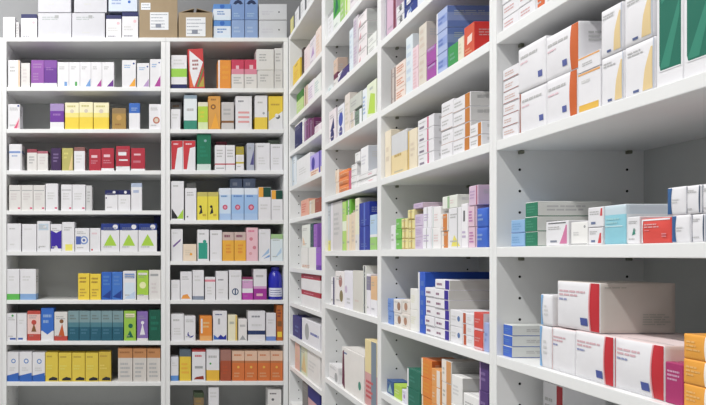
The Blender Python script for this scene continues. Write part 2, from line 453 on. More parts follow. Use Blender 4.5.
back_row(UL, 4, LS[4], [
 (7, 21, 223.5, W, [X(.15, .78, .85, .86, 'g', 1), X(.2, .2, .7, .3, 'lg', 1)], 'white box', {}),
 (22, 36.5, 224, W, [X(.15, .78, .85, .86, 'lg', 1)], 'wide white box', {}),
 (37, 50, 221, W, [R(.1, .7, .9, .92, 'c3d3e2'), C(.6, .82, .12, 'w'), R(0.1, .1, .2, .15, 'g')], 'white box with pale blue label', {}),
 (50.5, 61.8, 224, W, [P([(.0, .1), (1, .1), (1, .78), (.5, .68), (0, .78)], '3c22a6'), P([(.3, .1), (.7, .1), (.5, .22)], 'w')], 'white box with violet centre panel', {}),
 (62, 74.5, 222, W, [R(.25, .02, .85, .24, 'f0e65a'), X(.15, .7, .85, .85, 'g', 2)], 'white box with yellow patch', {}),
 (75, 89.5, 228, W, [C(.62, .48, .3, 'lv'), C(.62, .48, .2, 'w'), R(.05, .3, .4, .65, '4a63b4'), C(.62, .48, .1, '4a63b4')], 'white box with blue rings', {}),
 (90, 100.5, 228, W, [X(.15, .7, .85, .85, 'pk', 1), R(.1, .03, .25, .1, 'r')], 'white box with small red mark', {}),
 (101, 119.5, 223.5, W, gt, 'navy-topped box with green triangle', {}),
 (119.8, 138, 223.5, W, gt, 'navy-topped box with green triangle', {}),
 (138.3, 157, 223.5, W, gt, 'navy-topped box with green triangle', {}),
 (154, 160.5, 215, 'nv', [X(.2, .3, .8, .8, 'sb', 3)], 'dark navy box', {'back': .13, 'lab': 'tall dark navy box standing behind the last green-triangle box'}),
], 'fifth')
back_row(UL, 5, LS[5], [
 (5, 19.5, 269, W, [B(0, .19, '5cbf4e'), X(.15, .6, .85, .8, 'lg', 2)], 'white box with green foot', {}),
 (20, 36, 269, W, [B(0, .19, '86aede'), X(.15, .6, .85, .8, 'lg', 2)], 'white box with light blue foot', {}),
 (78, 89.5, 273.5, 'y', [X(.12, .62, .9, .9, 'br', 2), X(.15, .1, .8, .45, 'gd', 3)], 'yellow box with dark print', {}),
 (90, 101, 274, 'y', [X(.12, .62, .9, .9, 'br', 2), X(.15, .1, .8, .45, 'gd', 3)], 'yellow box with dark print', {}),
 (101.5, 111.8, 272, '2a67c6', [P([(.03, .1), (.9, .03), (.95, .35)], 'db'), X(.15, .5, .85, .9, 'sb', 3)], 'blue box with dark sweep', {}),
 (112, 122.5, 272, '3a77cf', [P([(.03, .1), (.9, .03), (.95, .35)], 'db'), X(.15, .5, .85, .9, 'sb', 3)], 'blue box with dark sweep', {}),
 (123, 136, 271, W, [R(.1, .75, .9, .92, 'lv'), R(.1, .1, .9, .6, 'sk'), P([(.05, .03), (.95, .03), (.95, .3)], 'c0d4ee')], 'white and pale blue box', {}),
 (137, 148.5, 270.5, 'lm', [B(0, .16, 'ow'), C(.5, .5, .3, 'eef0b0'), R(.1, .85, .9, .93, 'ow')], 'lime green box', {}),
 (149, 160.8, 270, 'ow', [R(.1, .8, .8, .88, 'g'), X(.2, .2, .8, .6, 'lg', 3)], 'white box', {}),
], 'sixth')
teal = [B(.62, 1, '7f9ea4'), B(.46, .62, '4c8290'), X(.15, .2, .85, .42, '5b94a4', 2), X(.15, .7, .85, .9, 'dg', 2)]
TE = [(68 + 11.1*i, 79 + 11.1*i, 311, '1f6076', teal, 'grey-topped teal box', {}) for i in range(5)]
back_row(UL, 6, LS[6], [
 (6, 16.5, 313.5, W, [R(.3, .03, .95, .1, '4060b0'), C(.6, .93, .12, 'gr')], 'white box with blue print line', {}),
 (17, 26.8, 313.5, W, [R(.1, .03, .6, .1, '4060b0'), X(.2, .6, .8, .8, 'lg', 2)], 'white box with blue print line', {}),
 (27.3, 40.5, 311, 'f0c8c0', [B(0, .22, 'c9463a'), C(.5, .62, .2, 'c9463a'), P([(.3, .3), (.7, .3), (.5, .6)], 'br'), B(.9, 1, 'c9463a')], 'pink and red figure box', {}),
 (41, 53.8, 308, '2e6fd0', [B(0, .3, W), P([(.1, .3), (.9, .3), (.5, .18)], '2e6fd0'), X(.15, .5, .85, .85, 'sk', 2)], 'blue box with white foot', {}),
 (54.3, 67.5, 312, 'ow', [B(0, .16, 'c9463a'), C(.55, .68, .16, 'br'), P([(.3, .16), (.8, .16), (.6, .6)], 'do')], 'white box with red figure', {}),
 ] + TE + [
 (124, 136, 311, '9acb38', [C(.55, .5, .2, 'dgr'), R(.1, .8, .9, .92, 'cr'), P([(.2, .1), (.8, .1), (.5, .35)], 'dgr')], 'lime box with dark figure', {}),
 (137, 148, 311.5, '8a6bb8', [C(.5, .62, .16, 'w'), P([(.25, .2), (.75, .2), (.5, .6)], 'w'), B(0, .08, 'ow')], 'violet box with white figure', {}),
 (149, 160.8, 310, '0d5c48', [X(.15, .3, .85, .85, 'tg', 3)], 'dark green box', {}),
], 'seventh')
blr = [B(0, .2, '2f6ac4'), P([(.0, .2), (1, .2), (1, .3)], '2f6ac4'), C(.55, .7, .2, '5f8fd0'), C(.55, .7, .12, 'w'), X(.2, .35, .8, .5, 'lg', 2)]
yc = [P([(.25, .03), (.97, .03), (.97, .12), (.6, .16), (.3, .1)], 'k'), X(.1, .82, .8, .92, 'gd', 1), X(.1, .4, .7, .6, 'py', 2)]
og = [B(.72, 1, 'c98a52'), X(.1, .84, .9, .94, 'br', 1), X(.15, .1, .85, .6, 'g', 4)]
back_row(UL, 7, LS[7], [
 (6, 18.8, 352, W, blr, 'white box with blue foot and ring', {}),
 (19.2, 32, 352, W, blr, 'white box with blue foot and ring', {}),
 (32.3, 45, 352.5, W, blr, 'white box with blue foot and ring', {}),
 (45.3, 58, 352.5, 'e8cc2e', yc, 'yellow box with black swoosh', {}),
 (58.5, 71.6, 353, 'e8cc2e', yc, 'yellow box with black swoosh', {}),
 (72, 85, 353, 'e8cc2e', yc, 'yellow box with black swoosh', {}),
 (85.4, 98.2, 353, 'e8cc2e', yc, 'yellow box with black swoosh', {}),
 (98.6, 111, 352, 'd9bb2c', yc, 'dark yellow box with black swoosh', {}),
 (118, 132.6, 348.5, 'd8d2cc', og, 'grey box with orange top', {}),
 (133, 146.6, 348.5, 'd8d2cc', og, 'grey box with orange top', {}),
 (147, 160.5, 348.5, 'd8d2cc', og, 'grey box with orange top', {}),
], 'eighth')

# ---------------------------------------------------------------- middle unit
back_row(UM, 0, MS[0], [
 (171, 187, 55, W, [B(0, .13, 'nv'), B(.35, .6, '9ad43a'), X(.15, .7, .85, .9, 'lg', 2)], 'white box with lime band', {}),
 (189.5, 205, 49, 'cf3a3c', [P([(.1, .97), (.97, .66), (.62, .3), (.3, .03), (.04, .3)], 'ecebee'), P([(.03, .5), (.03, .03), (.26, .03)], 'e86a2c'), P([(.6, .03), (.97, .03), (.97, .3)], 'b8a83c'), P([(.45, .03), (.6, .03), (.97, .45), (.97, .55)], '6a8a4c'), X(.25, .45, .75, .75, 'g', 3)], '', {'lean': -.05, 'd': .08, 'lab': 'leaning red box with a white kite-shaped panel, top shelf, middle unit'}),
 (218, 231, 60, 'ee9420', [V(.0, .12, 'w'), X(.3, .3, .9, .85, 'am', 3)], 'orange box with white edge', {}),
 (231.5, 244, 59.5, 'ow', [B(.68, 1, 'd03a5c'), B(.5, .68, 'e08aa0'), X(.15, .15, .85, .42, 'g', 3), R(.35, .68, .6, .8, 'pk')], 'white box with crimson top', {}),
 (244.3, 257, 59.5, 'ow', [B(.68, 1, 'd03a5c'), B(.5, .68, 'e08aa0'), X(.15, .15, .85, .42, 'g', 3), R(.4, .68, .7, .82, 'pk')], 'white box with crimson top', {}),
 (257.5, 274, 70, 'dcdbd9', [X(.15, .35, .7, .8, 'g', 3)], 'wide pale grey box', {'plain': 1}),
 (256.5, 274, 49, 'e2e1df', [X(.15, .4, .7, .8, 'g', 3)], '', {'on': 70, 'lab': 'pale grey box stacked left at the right end of the top shelf'}),
 (274.4, 282.8, 70, 'd6d5d4', [X(.15, .35, .8, .8, 'g', 3)], 'narrow pale grey box', {}),
 (274.4, 282.8, 48, 'dddcdb', [X(.15, .35, .8, .8, 'g', 3)], '', {'on': 70, 'lab': 'narrow pale grey box stacked against the right panel of top shelf'}),
], 'top')
back_row(UM, 1, MS[1], [
 (170.6, 180.5, 109, W, [X(.15, .5, .85, .8, 'lg', 2)], 'short white box', {}),
 (170.6, 182, 102, 'a3a19e', [X(.15, .8, .85, .95, 'br', 1)], '', {'back': .12, 'lab': 'grey box standing behind the first short white box, second shelf'}),
 (184, 197, 95, 'e6edf0', [B(0, .26, '2c9078'), B(.9, 1, '8fa4b4'), X(.2, .5, .8, .65, 'g', 1)], 'pale box with green foot', {}),
 (198, 208, 102, 'b6d82c', [B(0, .26, 'd8e8b0'), B(.85, 1, 'e8e4c8'), X(.2, .4, .8, .7, 'y', 2)], 'lime box', {}),
 (208.3, 220.5, 96, 'e0a040', [C(.4, .68, .22, 'br'), C(.4, .68, .1, 'am'), P([(.2, .03), (.9, .03), (.6, .5)], 'am'), X(.2, .85, .9, .95, 'br', 1)], 'orange box with brown figure', {}),
 (221.5, 234, 102, 'ccc8c6', [B(.24, .32, 'br'), X(.15, .5, .85, .8, 'g', 2)], 'grey box with brown line', {}),
 (235.5, 252, 96, W, [X(.15, .8, .6, .9, 'dg', 1), R(.15, .48, .85, .54, 'e8a0a0'), R(.15, .34, .85, .4, 'e8a0a0'), R(.15, .2, .85, .26, 'e8a0a0')], 'wide white box, three pink lines', {}),
 (255, 267.5, 95.5, W, [B(0, .36, 'f0cf2a'), C(.7, .48, .1, 'g'), X(.2, .75, .8, .85, 'g', 1)], 'white box with yellow foot', {}),
 (268.5, 282.8, 96, W, [B(.55, 1, 'f0cf20'), P([(.0, .55), (1, .55), (0, .25)], 'f0cf20'), C(.66, .38, .16, 'dg'), C(.58, .42, .14, 'w'), X(.15, .7, .8, .8, 'gd', 1)], 'yellow-topped box with dark crescent', {}),
], 'second')
redd = [P([(0, 1), (1, 1), (1, .8), (.55, .75), (.3, .03), (.03, .03)], 'cf2a36'), X(.2, .84, .9, .94, 'pk', 1)]
back_row(UM, 2, MS[2], [
 (171, 182.8, 140.5, W, redd, 'white box with red diagonal', {}),
 (183, 195.5, 140.5, W, redd, 'white box with red diagonal', {}),
 (197, 211, 134, '0e7a58', [B(0, .17, 'cfe0d8'), C(.6, .82, .1, 'lt'), X(.2, .35, .8, .7, 'tg', 3)], 'dark green box with white foot', {}),
 (215, 225.3, 145, W, [B(.22, .27, 'c23a4c'), X(.15, .5, .85, .85, 'g', 3), R(.1, .06, .9, .1, 'g')], 'white box with red line', {}),
 (225.6, 235, 145, W, [B(.22, .27, 'c23a4c'), X(.15, .5, .85, .85, 'g', 3)], 'white box with red line', {}),
 (216, 227, 141.5, '8c3448', [], '', {'back': .12, 'lab': 'dark red box top showing behind the two red-line boxes'}),
 (236, 244, 146.5, W, [B(.66, 1, 'b2a224'), B(.28, .36, 'c8b840'), R(.2, .4, .8, .6, 'ow')], 'narrow olive and white box', {}),
 (247, 254.5, 143, 'b7bccb', [P([(.4, .2), (.95, .2), (.95, .75)], '54508c'), X(.2, .75, .8, .9, 'g', 1)], 'grey box with violet wedge', {}),
 (255.5, 270, 143, W, [X(.15, .84, .8, .93, 'g', 1), V(.0, .08, 'lg'), X(.2, .2, .8, .5, 'lg', 3)], 'white box', {}),
 (270.6, 282.8, 144, W, [X(.15, .84, .8, .93, 'g', 1), X(.2, .2, .8, .5, 'lg', 3)], 'white box', {}),
 (268, 282, 140, '8fa08a', [], '', {'back': .12, 'lab': 'grey-green box top behind the last white boxes of third shelf'}),
], 'third')
toot = [B(.8, 1, 'dfe8f4'), C(.5, .4, .22, 'd04a6c'), C(.5, .4, .12, 'e89ab0'), X(.15, .7, .85, .8, 'b', 1), B(0, .2, 'a9c8ee')]
yf = [C(.3, .48, .13, 'k'), P([(.15, .2), (.5, .25), (.4, .5)], 'k'), B(.85, 1, 'c8bc5a'), X(.5, .1, .9, .25, 'gd', 1)]
back_row(UM, 3, MS[3], [
 (171, 184, 181, W, [P([(.03, .03), (.03, .3), (.6, .03)], 'k'), P([(.45, .03), (.97, .03), (.97, .28)], 'lm'), X(.15, .84, .8, .92, 'g', 1)], 'white box with black and lime corners', {}),
 (185, 196.5, 188, W, [C(.2, .1, .07, 'dg'), X(.15, .75, .85, .9, 'g', 2)], 'white box with dark dot', {}),
 (186, 196, 183, 'a7a9ab', [], '', {'back': .12, 'lab': 'grey box top behind the white box with the dark dot'}),
 (197.2, 207.8, 192, 'ecdc2a', yf, 'yellow box with black figure', {}),
 (208, 218.6, 192, 'ecdc2a', yf, 'yellow box with black figure', {}),
 (219.2, 231, 188, 'cbdff4', toot, 'light blue box with red disc', {}),
 (231.4, 244, 188, '9cc2ee', toot, 'light blue box with red disc', {}),
 (244.4, 258, 188, '9cc2ee', toot, 'light blue box with red disc', {}),
 (230, 242.2, 178.5, '7c8cab', [X(.2, .8, .8, .95, 'w', 1)], '', {'back': .12, 'lab': 'slate blue box behind the discs, the left one of two'}),
 (243, 255.5, 178.5, '7c8cab', [X(.2, .8, .8, .95, 'w', 1)], '', {'back': .12, 'lab': 'slate blue box behind the discs, the right one of two'}),
 (258.4, 271, 187, W, [R(0, .7, .38, 1, 'f0a81c'), R(.38, .7, 1, 1, '144a3c'), X(.15, .3, .85, .5, 'lg', 2)], 'taller white box, orange and green top', {}),
 (271.4, 282.8, 190, W, [R(0, .7, .38, 1, 'f0a81c'), R(.38, .7, 1, 1, '144a3c'), X(.15, .3, .85, .5, 'lg', 2)], 'shorter white box, orange and green top', {}),
], 'fourth')
back_row(UM, 4, MS[4], [
 (171, 182.8, 229, W, [P([(.2, .42), (.8, .62), (.85, .7), (.15, .48)], '7a5a9c'), X(.15, .84, .8, .92, 'lg', 1)], 'white box with purple slash', {}),
 (183, 196.5, 244, 'ecd8c0', [X(.15, .3, .85, .7, 'be', 3), C(.6, .4, .1, 'am')], 'low cream box', {}),
 (197.5, 209, 229.5, W, [R(.06, .06, .88, .58, '1fa088'), C(.62, .62, .16, '1fa088'), X(.15, .82, .85, .92, 'g', 1)], 'white box with teal block', {}),
 (210, 222, 230, W, [X(.2, .2, .8, .3, 'lg', 1), X(.15, .82, .85, .92, 'g', 1)], 'white box', {}),
 (222.4, 234, 232, 'f0b01c', [B(.72, 1, 'd0b8b0'), C(.5, .3, .2, 'am'), X(.15, .78, .85, .95, 'ma', 1), X(.3, .25, .8, .6, 'o', 3)], 'amber box with mauve top', {}),
 (234.3, 246, 232, 'f0b01c', [B(.72, 1, 'd0b8b0'), C(.5, .3, .2, 'am'), X(.15, .78, .85, .95, 'ma', 1), X(.3, .25, .8, .6, 'o', 3)], 'amber box with mauve top', {}),
 (246.4, 258, 227.5, 'eec0ca', [C(.4, .66, .16, 'd88090'), C(.7, .4, .16, 'd88090'), C(.35, .22, .14, 'e0a0a8'), X(.15, .85, .85, .95, 'hp', 1)], 'pink box with rosy spots', {}),
 (258.6, 270.6, 229, W, [P([(.2, .1), (.9, .25), (.9, .4)], '9fc0e4'), P([(.4, .06), (.95, .12), (.95, .2)], 'sb'), X(.15, .82, .85, .92, 'lg', 1)], 'white box with blue waves', {}),
 (271, 282.8, 234, 'dfeaf0', [B(.82, 1, 'a4cc8c'), P([(.3, .1), (.9, .3), (.9, .5)], 'b4cfe8')], 'pale box with green lid', {}),
], 'fifth')
back_row(UM, 5, MS[5], [
 (171, 180, 280, W, [X(.15, .6, .85, .8, 'lg', 2)], 'low white box', {}),
 (180.4, 192, 271.5, W, [P([(.05, .03), (.9, .03), (.6, .2), (.2, .16)], 'ee9a30'), X(.15, .7, .85, .85, 'g', 2)], 'white box with orange foot', {}),
 (192.6, 204, 270, W, [B(0, .12, '8a94a8'), X(.15, .6, .85, .85, 'lg', 2)], 'white box with slate foot', {}),
 (205, 215.4, 277, W, [B(.8, .9, 'e88a9c'), X(.2, .2, .8, .6, 'lg', 3)], 'white box with pink lid', {}),
 (216, 228, 271, W, [X(.15, .65, .7, .75, 'dg', 1), X(.2, .2, .8, .4, 'lg', 2)], 'white box with dark print', {}),
 (229, 241.6, 270, W, [C(.5, .27, .28, '2c4c78'), C(.5, .27, .2, 'w'), R(.45, .16, .55, .38, '2c4c78'), X(.15, .75, .85, .85, 'lg', 1)], 'white box with navy ring', {}),
 (242.4, 253, 277, W, [B(0, .3, 'c03ab0'), B(.5, .85, 'd8a0d0'), B(.9, 1, '8a2a5c')], 'magenta striped white box', {}),
 (253.6, 266.8, 269, W, [B(0, .36, 'a82a9c'), B(.36, .44, 'd8a0d0'), X(.15, .7, .85, .85, 'g', 1), R(.2, .12, .7, .2, 'pk')], 'white box with magenta foot', {}),
], 'sixth')
back_row(UM, 6, MS[6], [
 (171, 184, 314, W, [X(.15, .7, .7, .85, 'g', 1), X(.2, .2, .8, .5, 'lg', 3)], 'white box', {}),
 (184.4, 195.6, 316, W, [C(.55, .25, .3, '4048a0'), C(.62, .3, .26, 'w')], 'white box with violet arc', {}),
 (200, 212, 316, 'ee8e1c', [R(.05, .3, .2, .9, 'w'), X(.25, .5, .85, .8, 'cr', 2), B(0, .2, 'f4b060')], 'orange box', {}),
 (213, 227, 311, W, [P([(.2, .03), (.97, .03), (.97, .2), (.75, .12), (.55, .2)], '2030a0'), P([(.03, .03), (.5, .03), (.03, .2)], '2f6ac4'), R(.35, .55, .5, .75, 'g'), X(.15, .85, .85, .93, 'nv', 1)], 'tall white box, blue zigzag foot', {}),
 (228, 237.4, 315, 'efe9c8', [V(.8, 1, 'e4c25a'), X(.15, .6, .7, .8, 'g', 1)], 'cream box with yellow edge', {}),
 (238.4, 247, 319, 'ece8e6', [P([(.1, .03), (.9, .03), (.5, .25)], 'g'), X(.15, .6, .85, .8, 'g', 1)], 'low off-white box', {}),
 (248, 265.3, 311, W, [B(.2, .34, '283c6c'), X(.2, .76, .85, .88, 'dg', 1), X(.2, .45, .85, .6, 'lg', 1)], 'wide white box with navy band', {}),
 (266.4, 276, 313, W, [B(0, .15, '7090d8'), X(.15, .6, .85, .8, 'lg', 2)], 'white box with periwinkle foot', {}),
 (276.6, 282.8, 305, 'c46a20', [R(.1, .4, .9, .55, 'br'), R(.1, .1, .9, .25, 'y'), X(.1, .65, .9, .9, 'ma', 3)], 'tall narrow orange-brown box', {}),
], 'seventh')
orb = [B(.68, 1, 'eac4a8'), B(.6, .68, 'c87844'), C(.5, .46, .1, 'f0c040'), X(.15, .1, .85, .3, 'eac4a8', 2), X(.15, .82, .85, .92, 'do', 1)]
back_row(UM, 7, MS[7], [
 (170.6, 178.6, 357, W, [B(0, .22, '5a94dc'), X(.15, .6, .85, .8, 'lg', 2)], 'white box with blue foot', {}),
 (179.6, 191, 349.5, 'efcb1a', [B(.78, 1, '5c6c78'), X(.15, .2, .85, .6, 'am', 3)], 'yellow box with slate top', {}),
 (192, 205.6, 350, W, [B(.95, 1, 'c04040'), P([(.1, .04), (.9, .04), (.85, .16), (.3, .12)], '98301c'), R(.2, .4, .8, .48, 'g'), X(.2, .75, .8, .88, 'r', 1)], 'white box with red print foot', {}),
 (206.4, 219.4, 349.5, W, [B(0, .34, 'f0bc18'), X(.15, .7, .85, .85, 'g', 1), C(.3, .55, .08, 'gr')], 'white box with amber foot', {}),
 (220.4, 231.4, 350, 'b0502c', [B(.66, 1, 'a8766a'), X(.2, .2, .8, .5, 'do', 3)], 'rust brown box', {}),
 (232, 244.6, 351, 'e0752c', orb, 'orange box with peach top', {}),
 (244.9, 257.4, 351, 'e0752c', orb, 'orange box with peach top', {}),
 (257.7, 270.2, 351, 'e0752c', orb, 'orange box with peach top', {}),
 (270.5, 282.8, 351, 'e0752c', orb, 'orange box with peach top', {}),
], 'eighth')
back_row(UM, 8, MS[8], [
 (194, 204, 393, '8a7350', [B(.85, 1, '44543a'), X(.15, .5, .85, .8, 'gd', 2)], 'brown and green box', {}),
 (208.5, 219, 387.5, W, [X(.15, .7, .85, .9, 'lg', 2)], 'tall white box', {}),
 (268, 281.5, 389.5, 'ece9e8', [X(.12, .84, .88, .92, 'k', 1), C(.35, .7, .1, 'dg')], 'white box with black print', {}),
], 'ninth')

# ---------------------------------------------------------------- nearest bay
line = [X(.1, .3, .85, .75, 'd08a7c', 2)]
Z = BAYS[3]['z']
big = [R(.78, .16, .92, .3, '5a66a8'), X(.1, .72, .9, .84, 'g', 1), X(.1, .6, .6, .68, 'pk', 1)]
bigo = [Q([(0, .8, 1), (1, .8, 1)], 'd0601c'), R(.56, .16, .7, .3, '5a66a8'), X(.06, .72, .72, .84, 'g', 1), X(.06, .6, .5, .68, 'pk', 1)]
side_row(3, Z[2], [
 (500, 518.6, 0, W, line, 'small white box', {'h': .175, 'n': 5, 'd': .1}),
 (519.2, 535.5, 0, W, line, 'small white box', {'h': .175, 'n': 5, 'd': .1}),
 (536, 547, 0, W, [V(.12, .82, 'd8652a'), ], 'white box with orange stripe', {'h': .2, 'd': .11, 'n': 2}),
], 'top')
tan = [Q([(.05, .62, .95), (.45, .72, .95), (.85, .9, .95)], 'e6cb92'), R(.3, .06, .5, .11, '5a6a98'), X(.1, .78, .7, .9, 'g', 2), V(.97, 1, 'c0c8d8')]
grn = [P([(.1, .97), (.1, .17), (.14, .13), (.2, .12), (.95, .12), (.95, .97)], '11705c'), P([(.12, .14), (.5, .14), (.9, .5), (.9, .62)], '298a72'), P([(.2, .62), (.75, .72), (.8, .8), (.15, .72)], '298a72'),
       X(.15, .84, .85, .95, 'w', 3), R(.1, .115, .95, .125, 'w')]
side_row(3, Z[3], [
 (500.3, 518.8, 62, W, [R(.02, 0, .98, .07, 'a05a4c'), X(.12, .3, .85, .75, 'd8988c', 2)], 'small white box', {'n': 6, 'd': .11}),
 (520, 546.5, 82, W, big+[V(0, .03, 'c8622c')], 'white box with blue square', {'bulge': .003, 'd': .17}),
 (547, 577.5, 68, W, bigo, 'white box with orange stripe', {'bulge': .003, 'd': .17}),
 (518.5, 545.5, 35, W, big, '', {'on': 82.5, 'lab': 'white box with blue square stacked left of the upper orange-striped box', 'bulge': .003, 'd': .17}),
 (546, 579.5, 20, W, bigo, '', {'on': 67.8, 'lab': 'upper white box with broad orange stripe on second shelf, nearest bay', 'bulge': .004, 'd': .17}),
 (578, 600.5, 65, W, [R(.04, .04, .94, .2, 'e9b83a'), R(.0, .95, 1, 1, 'e8a860'), X(.15, .7, .8, .85, 'lg', 1)], 'white box with yellow foot', {'d': .15}),
 (576.5, 600, 48.5, W, [R(0, .88, 1, 1, 'e8a860'), X(.2, .3, .8, .6, 'g', 2)], '', {'on': 65.2, 'lab': 'flat white box with orange rim lying on the yellow-footed box', 'd': .12, 'free': 1}),
 (601, 624, 49.6, W, tan, 'white box with tan wedge', {'bulge': .002, 'd': .14}),
 (624.6, 655, 35.5, W, tan, 'white box with tan wedge', {'bulge': .002, 'd': .14}),
 (600, 622.5, 0.5, W, tan, '', {'on': 50.3, 'lab': 'upper white box with tan wedge beside the orange-striped stack', 'bulge': .003, 'd': .14}),
 (623, 653.5, -18, W, tan, '', {'on': 36.2, 'lab': 'upper white box with tan wedge next to the green boxes', 'bulge': .003, 'd': .14}),
 (656.5, 683, -60, W, grn, 'tall white box with green panel', {'d': .12}),
 (683.5, 716, -75, W, grn, 'tall white box with green panel', {'d': .12}),
 (717, 752, -75, W, grn, 'tall white box with green panel', {'d': .12}),
], 'second')
wed = lambda c: [Q([(.05, .62, .95), (.4, .76, .95), (.85, .9, .95)], c), R(.1, .92, .9, .97, 'dg'), X(.1, .65, .75, .82, 'g', 2), R(.2, .12, .5, .2, '8890a0')]
bw = [Q([(0, 0, .26), (1, 0, .26)], '2d5f96'), X(.3, .4, .85, .6, 'lg', 2)]
bw2 = [V(0, .05, '3a4c68'), V(.94, 1, '3a4c68')]
side_row(3, Z[4], [
 (511, 524.5, 219, '8fbbe6', [X(.1, .2, .8, .8, 'sb', 3), R(0, 0, 1, .06, 'lv')], 'light blue box', {'n': 2, 'd': .13}),
 (525, 537, 201, '1f8060', [X(.1, .2, .85, .8, '5aa88c', 3)], 'green-ended white box', {'n': 3, 'd': .17, 'side': 'e3e5e0', 'top': 'e3e5e0', 'S': [X(.12, .3, .7, .8, 'gy', 2)]}),
 (546, 568.5, 220, W, wed('d87aa8'), 'white box with pink wedge', {'d': .13}),
 (571, 587.5, 221, 'f1f0ee', [C(.85, .8, .06, 'g'), R(.0, .0, 1, .04, 'g'), X(.15, .4, .6, .6, 'lg', 2)], 'plain white box', {'d': .13}),
 (588.3, 602.3, 227, W, [Q([(.05, .7, .95), (.7, .85, .95)], 'd84a50'), X(.1, .6, .75, .85, 'g', 2), R(.2, .12, .5, .25, '6a7aa0')], 'small white box, red wedge', {'d': .12}),
 (588, 603.5, 206, W, [Q([(.55, .8, .95), (.95, .85, .95)], 'd84a50'), X(.1, .6, .75, .85, 'g', 2), R(.2, .12, .5, .25, '6a7aa0')], '', {'on': 226.8, 'lab': 'small white box stacked left of the light aqua box', 'd': .12}),
 (604.5, 626, 203.5, '8ccfe0', [B(.76, 1, 'c4d6e0'), R(.0, .44, .9, .47, 'c4e6ee'), X(.1, .5, .8, .7, 'b4e0ea', 2)], 'tall aqua box, pale top', {'d': .13, 'side': 'dfe6ea', 'top': 'd4dfe6', 'bulge': .002, 'S': []}),
 (627, 639.5, 216, W, [C(.6, .5, .12, 'g'), P([(.4, .3), (.7, .35), (.6, .6)], 'kd')], 'white box, grey leaf', {'d': .12}),
 (640.3, 671, 216.5, 'e2463c', [V(0, .06, 'w'), R(0.06, .93, 1, 1, 'w'), X(.12, .6, .75, .82, 'w', 2), X(.14, .48, .4, .55, 'pk', 1), X(.76, .2, .94, .4, 'pk', 2)], 'bright red box', {'d': .12, 'bulge': .003}),
 (671.8, 690, 214, W, bw, 'white box with blue end', {'d': .1, 'bulge': .002}),
 (690.4, 705, 213.3, W, bw2, 'white box with slate edges', {'d': .1, 'bulge': .002}),
 (705.3, 722, 212.5, W, bw, 'white box with blue end', {'d': .1, 'bulge': .002}),
 (667.5, 686, 185.5, W, bw, '', {'on': 214.5, 'lab': 'upper white box with blue end to the right above the red box', 'd': .1, 'bulge': .002}),
 (686.4, 701, 184, W, bw2, '', {'on': 213.7, 'lab': 'upper white box with slate edges, second in the blue-ended stack', 'd': .1, 'bulge': .002}),
 (701.3, 718, 182, W, bw2, '', {'on': 212.8, 'lab': 'upper white box with slate edges cut off by the right frame edge', 'd': .1, 'bulge': .002}),
], 'third')
redb = [V(.82, 1, 'c8202e'), X(.06, .68, .76, .84, 'd09098', 2), X(.06, .58, .34, .66, '6a7ab0', 1), R(.6, .1, .76, .26, '4a5aa4'), V(.795, .82, 'e8a0a4')]
redn = [X(.06, .68, .8, .84, 'd09098', 2), X(.06, .58, .34, .66, '6a7ab0', 1), V(.0, .03, 'e8c8c8')]
blw = [V(0, .22, '79aee0'), X(.4, .3, .8, .7, 'lg', 3)]
side_row(3, Z[5], [
 (503, 512, 325, '3f6cd2', [X(.1, .3, .8, .7, 'sb', 2)], 'blue-ended white box', {'n': 3, 'd': .14, 'side': 'e2e5e2', 'top': 'e2e5e2', 'S': [X(.25, .35, .8, .7, 'gy', 2)]}),
 (540, 551.6, 327, W, blw, 'white box with blue edge', {'d': .12, 'bulge': .003}),
 (541, 554, 295, W, blw, '', {'on': 327.4, 'lab': 'upper white box with blue edge behind the top red box', 'd': .12, 'bulge': .003}),
 (552.2, 575, 331, W, redn, 'white box with rosy print', {'d': .17, 'top': 'f0dcdc', 'bulge': .002}),
 (575.5, 614, 337, W, redb, 'white box with red end', {'d': .18, 'top': 'f0dcdc', 'bulge': .004, 'S': [R(0, 0, .02, 1, 'r')]}),
 (614.5, 664.5, 345.5, W, redb, 'white box with red end', {'d': .18, 'top': 'f0dcdc', 'bulge': .006, 'side': 'ece0dc', 'S': [X(.3, .6, .9, .85, 'gy', 3)]}),
 (665.2, 683, 364.5, 'b02a6c', [X(.1, .55, .9, .85, 'w', 3)], 'low magenta box', {'d': .12, 'side': 'b02a6c'}),
 (684, 716, 337.5, 'f0a422', [X(.1, .3, .6, .8, 'f6d08a', 3), V(.72, 1, 'f4efe6')], 'amber box', {'n': 3, 'd': .1, 'bulge': .002}),
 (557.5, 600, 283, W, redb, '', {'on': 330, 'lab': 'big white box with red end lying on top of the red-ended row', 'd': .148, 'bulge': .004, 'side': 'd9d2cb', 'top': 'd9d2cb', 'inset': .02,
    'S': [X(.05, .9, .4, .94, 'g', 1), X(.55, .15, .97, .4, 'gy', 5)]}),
], 'fourth')
side_row(3, Z[6], [
 (543, 563, 387, W, [V(.7, 1, 'b0202c'), X(.1, .7, .6, .85, 'g', 2)], 'tall white box with red end', {'inset': .09, 'd': .1}),
], 'fifth')

